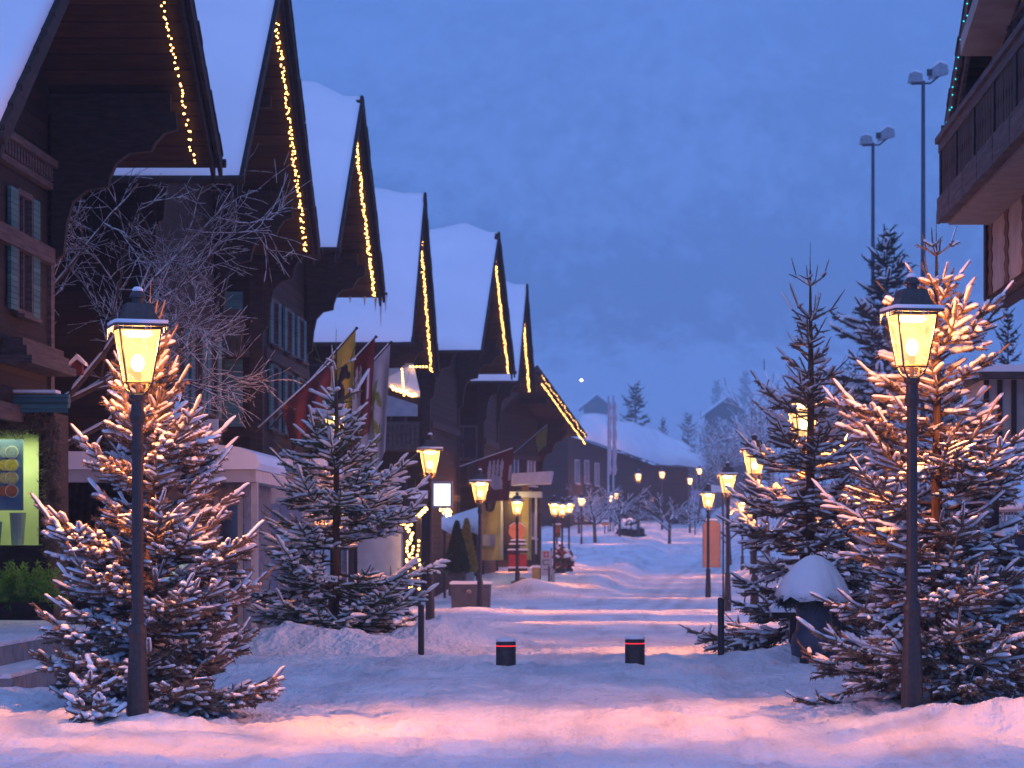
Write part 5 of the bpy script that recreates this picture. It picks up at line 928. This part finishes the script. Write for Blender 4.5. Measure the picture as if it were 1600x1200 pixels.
# railings and fence on the right
def railing(label, p, q, z0, h, posts, bars=0, mm='dark', snow=True, name='railing'):
    r_ = thing(name, label, 'fence', (p[0], p[1], z0)); P, Q = Vector((*p, z0)), Vector((*q, z0))
    for k in range(posts+1): c = P.lerp(Q, k/posts); m = MB(); m.tube([c-Vector((0, 0, .6)), c+Vector((0, 0, h))], .03, 6); part('post', m, M[mm], r_)
    m = MB(); m.tube([P+Vector((0, 0, h)), Q+Vector((0, 0, h))], .035, 6); part('top_rail', m, M[mm], r_); m = MB(); m.tube([P+Vector((0, 0, h*.45)), Q+Vector((0, 0, h*.45))], .025, 6); part('lower_rail', m, M[mm], r_)
    if bars:
        for k in range(bars): c = P.lerp(Q, (k+.5)/bars); m = MB(); m.tube([c+Vector((0, 0, h*.05)), c+Vector((0, 0, h))], .014, 4); part('baluster', m, M[mm], r_)
    if snow: m = MB(); m.tube([P+Vector((0, 0, h+.055)), Q+Vector((0, 0, h+.055))], .045, 6); part('snow', m, M['snow'], r_, True)
a = W(1415, 878, 50); b = W(1625, 878, 50); railing('dark railing with snow behind the open spruce', (a.x, 50), (b.x, 50), a.z-.55, 1.0, 5)
a = W(1535, 860, 62); b = W(1640, 860, 60); railing('pale grey barred fence at the right edge behind the spruce', (a.x, 62), (b.x, 60), a.z-.3, 1.15, 3, 22, 'steel')
a, b = W(1562, 880, 58), W(1602, 825, 58); r_ = thing('fence_panel', 'solid grey blue fence panel with snow at the right edge', 'fence', (a.x, 58, a.z)); m = MB(); m.box((a.x, 58, a.z-.8), (b.x+.3, 58.1, b.z)); part('panel', m, M['urn'], r_); snowcap('snow', a.x, b.x+.3, 58, 58.1, b.z+.003, .1, r_)
for (px, py, d, w, lab) in ((1570, 800, 66, 1.3, 'snow-covered garden table beyond the fence at the right edge'), (1530, 806, 70, 1.1, 'snow-covered garden table beyond the fence, left of the other')):
    q = W(px, py, d); r_ = thing('garden_table', lab, 'table', (q.x, d, g(q.x, d)), 'snowed-in garden tables'); m = MB(); m.box((q.x-w/2, d, q.z-.06), (q.x+w/2, d+.8, q.z)); part('tabletop', m, M['beam'], r_); snowcap('snow', q.x-w/2, q.x+w/2, d, d+.8, q.z+.003, .2, r_)
    for sx in (-1, 1): m = MB(); m.box((q.x+sx*w*.42-.04, d+.1, min(g(q.x, d), q.z-.6)-.2), (q.x+sx*w*.42+.04, d+.7, q.z-.065)); part('leg', m, M['beam'], r_)
q = W(1554, 800, 57); m = MB(); m.box((q.x-.09, 57, g(q.x, 57)-.3), (q.x+.09, 57.18, W(0, 690, 57).z)); solo('timber_post', m, M['beam'], 'thick dark timber post in front of the grey fence', 'post', loc=(q.x, 57, g(q.x, 57)))
# floodlight masts
for (px, pt, d, lab, lx) in ((1364, 228, 135, 'shorter floodlight mast with two snowy lamp heads', 0), (1442.5, 132, 118, 'taller floodlight mast with two snowy lamp heads', 0)):
    q = W(px, pt, d); z0 = g(q.x, d); r_ = thing('floodlight_mast', lab, 'floodlight mast', (q.x, d, z0), 'floodlight masts behind the spruces'); m = MB(); m.lathe([(.14, z0-.5), (.12, z0+4), (.075, q.z+.15)], 10, (q.x, d, 0)); part('pole', m, M['urn'], r_)
    m = MB(); m.tube([(q.x-.5, d, q.z+.02), (q.x+.3, d, q.z+.05), (q.x+.65, d, q.z+.35)], .045, 6); part('crossarm', m, M['urn'], r_)
    for (x0, x1, z0_, z1_, tl) in ((-.62, -.02, .08, .42, 0), (.22, 1.02, .22, .58, .22)):
        c = [(q.x+x0, q.z+z0_), (q.x+x1, q.z+z0_+tl), (q.x+x1-.05, q.z+z1_+tl*.8), (q.x+x1-.35, q.z+z1_+tl+.08), (q.x+x0+.05, q.z+z1_)]; m = MB(); m.prism([(x, d-.25, z) for x, z in c], (0, .55, 0)); hd = part('lamp_head', m, M['steel'], r_)
        m = MB(); m.prism([(c[4][0], d-.24, c[4][1]+.004), (c[3][0], d-.24, c[3][1]+.004), (c[2][0], d-.24, c[2][1]+.004), (c[2][0]-.05, d-.24, c[2][1]+.07), (c[3][0], d-.24, c[3][1]+.09), (c[4][0]+.05, d-.24, c[4][1]+.09)], (0, .53, 0)); part('snow', m, M['snow'], hd)
    c = (q.x+.22, q.z+.42); m = MB(); m.box((c[0]-.1, d-.32, c[1]-.12), (c[0]+.12, d-.255, c[1]+.16)); part('control_box', m, M['dark'], r_)
# little red bird house with snow in the big bare tree
q = W(122, 574, 49.5); r_ = thing('bird_house', 'small red bird house with a snow cap hanging in the bare tree', 'bird house', tuple(q)); m = MB(); m.prism([(q.x-.09, 49.4, q.z-.13), (q.x+.09, 49.4, q.z-.13), (q.x+.09, 49.4, q.z+.05), (q.x, 49.4, q.z+.13), (q.x-.09, 49.4, q.z+.05)], (0, .16, 0)); part('body', m, M['flag_red'], r_); m = MB(); m.prism([(q.x-.15, 49.36, q.z+.02), (q.x, 49.36, q.z+.135), (q.x+.15, 49.36, q.z+.02), (q.x+.14, 49.36, q.z+.08), (q.x, 49.36, q.z+.22), (q.x-.14, 49.36, q.z+.08)], (0, .24, 0)); part('snow', m, M['snow'], r_)
# ================================================================== RIGHT HAND CHALET (jettied, with carved balcony)
h8, f8 = chalet('pale-fronted chalet at the right edge with a long dark carved balcony', (5.45, 39.4), (0, 1), (1, 0), -11, 9.1, 14.1, 10.8, 8.95, ov=.5, back=12, e1=1.4, body_z=5.75, wall='cream_boards' if 'cream_boards' in M else 'cream', lights=(.25, 34, 'glow_cyan', 'string of cyan lights on the right chalet gable', -.13), seed=2, barge='beam_grey')
m = MB(); m.box((6.4, 29, -.5), (14, 42.5, 5.74)); part('ground_floor_wall', m, M['cream'], h8)
yb0, yb1 = 28.5, 48.6; xb = 5.12
m = MB(); m.box((xb, yb0, 7.02), (5.93, yb1, 7.22)); bal = part('balcony', m, M['beam_grey'], h8, label='long dark carved timber balcony')
m = MB(); m.box((xb-.07, yb0, 8.36), (xb+.12, yb1+.1, 8.46)); m.box((xb-.02, yb0, 8.20), (xb+.06, yb1+.03, 8.355)); part('handrail', m, M['beam_grey'], bal)
rg = random.Random(2); n = int((yb1-yb0)/.30)
m = MB()
for k in range(n):   # carved boards with a waist between them
    y0 = yb0+(yb1-yb0)*k/n; w = (yb1-yb0)/n; pts = []
    for t, e in ((0, .01), (.12, .01), (.2, .055), (.3, .02), (.5, .015), (.62, .06), (.72, .02), (.9, .01), (1, .01)): pts.append((t, e*1.1))
    zz0, zz1 = 7.225, 8.195; poly = [(xb+.01, y0+e, zz0+(zz1-zz0)*t) for t, e in pts]+[(xb+.01, y0+w-e, zz0+(zz1-zz0)*t) for t, e in pts[::-1]]; m.prism(poly, (.035, 0, 0))
part('carved_boards', m, M['wood_v'], bal)
for k in range(int((yb1-yb0)/1.9)+1): y0 = yb1-1.9*k; m = MB(); m.box((xb-.05, y0-1.86, 7.0), (xb-.005, y0-.04, 7.42)); part('front_board', m, M['beam_grey'], bal)
for k in range(1, 8): y0 = yb1-.12-2.4*k+2.35; m = MB(); m.box((xb-.015, y0-.09, 7.43), (xb+.009, y0+.09, 8.195)); part('baluster_post', m, M['beam'], bal)
m = MB(); m.box((xb+.06, yb1-.05, 7.225), (5.93, yb1, 8.2)); part('end_boards', m, M['wood_v'], bal)
m = MB(); m.box((xb+.12, 29, 6.96), (6.6, 48.3, 7.015)); part('pale_soffit', m, mat('soffit_pale', (.20, .18, .16), (.26, .23, .20), 3, .8), h8)
for k in range(7):  # brown scalloped strips on the pale upper and lower panels
    y0 = 48.3-k*2.1
    for (z0, z1) in ((5.78, 6.95), (8.5, 9.9)):
        pts = []; nz_ = 14
        for i in range(nz_+1): pts.append((y0-.22-.10*math.sin(i*1.9), z0+(z1-z0)*i/nz_))
        for i in range(nz_, -1, -1): pts.append((y0+.22+.10*math.sin(i*1.9+1), z0+(z1-z0)*i/nz_))
        m = MB(); m.prism([(5.945, y, z) for y, z in pts], (-.012, 0, 0)); part('scalloped_strip', m, M['bark'], h8)
m = MB()
for k in range(60): y0 = 48.7-k*.2; m.lathe([(.02, -.16), (.09, -.08), (.10, 0)], 8, (5.98, y0, 5.745))
m.box((5.9, 36, 5.60), (6.3, 48.75, 5.735)); part('scalloped_beam', m, M['beam'], h8)
# pale boxed purlin end under the roof
a, b = W(1519, 55, 47.0), W(1566, 12, 43.2); m = MB(); m.prism([(5.28, 46.9, 9.55), (5.28, 46.9, 9.83), (5.28, 43.4, 10.45), (5.28, 43.4, 10.15)], (.62, 0, 0)); part('boxed_beam', m, M['cream'], h8)
for (y0, y1) in ((45.6, 46.6), (43.6, 44.8)): window(h8, f8, y0-39.4, y1-39.4, 8.75, 9.75, .5, 'w', fm='beam_grey')
# low shelter behind, cream fascia with brown strips
D = 56.; a, b = W(1538, 690, D), W(1660, 592, D); r_ = thing('cream_shelter', 'cream-panelled shelter with brown strips and a snowy ledge at the right edge', 'shelter', (a.x, D, g(a.x, D)))
m = MB(); m.box((a.x, D, a.z), (b.x, D+3, b.z)); part('fascia', m, M['cream'], r_); m = MB(); m.box((a.x-.15, D-.3, b.z+.003), (b.x, D+3.2, b.z+.12)); part('roof', m, M['beam_grey'], r_); m = MB(); m.box((a.x-.17, D-.32, b.z+.125), (b.x, D+3.2, b.z+.26)); part('snow', m, M['roof_snow'], r_)
for px in (1541, 1562, 1584, 1606): c = W(px, 640, D); m = MB(); m.box((c.x-.05, D-.03, a.z+.02), (c.x+.05, D-.003, b.z-.02)); part('strip', m, M['beam'], r_)
m = MB(); m.box((a.x-.05, D-.06, a.z-.12), (b.x, D+3, a.z-.004)); part('sill_beam', m, M['beam'], r_); 
for x in (a.x+.1, b.x-.1): m = MB(); m.box((x-.08, D+.1, g(x, D)-.4), (x+.08, D+.26, a.z-.125)); part('post', m, M['beam'], r_)
# ================================================================== HAZE (built last, needs the extents)
def haze(box, dens, col):
    m = MB(); m.box(*box); o = link('haze', m.mesh('haze'), None); o['kind'] = 'stuff'
    mt = bpy.data.materials.new('haze'); mt.use_nodes = True; t = mt.node_tree; t.nodes.clear()
    v = N(t, 'ShaderNodeVolumePrincipled'); v.inputs['Density'].default_value = dens; v.inputs['Color'].default_value = (*col, 1); v.inputs['Anisotropy'].default_value = .2
    ou = N(t, 'ShaderNodeOutputMaterial'); t.links.new(v.outputs[0], ou.inputs['Volume']); o.data.materials.append(mt)
haze(((-420, -60, -12), (420, 1080, 272)), HAZE, (.92, .97, 1))
haze(((-400, 315, -11), (400, 1070, 270)), FOG, (.88, .98, 1))      # the fog bank lying on the far slope
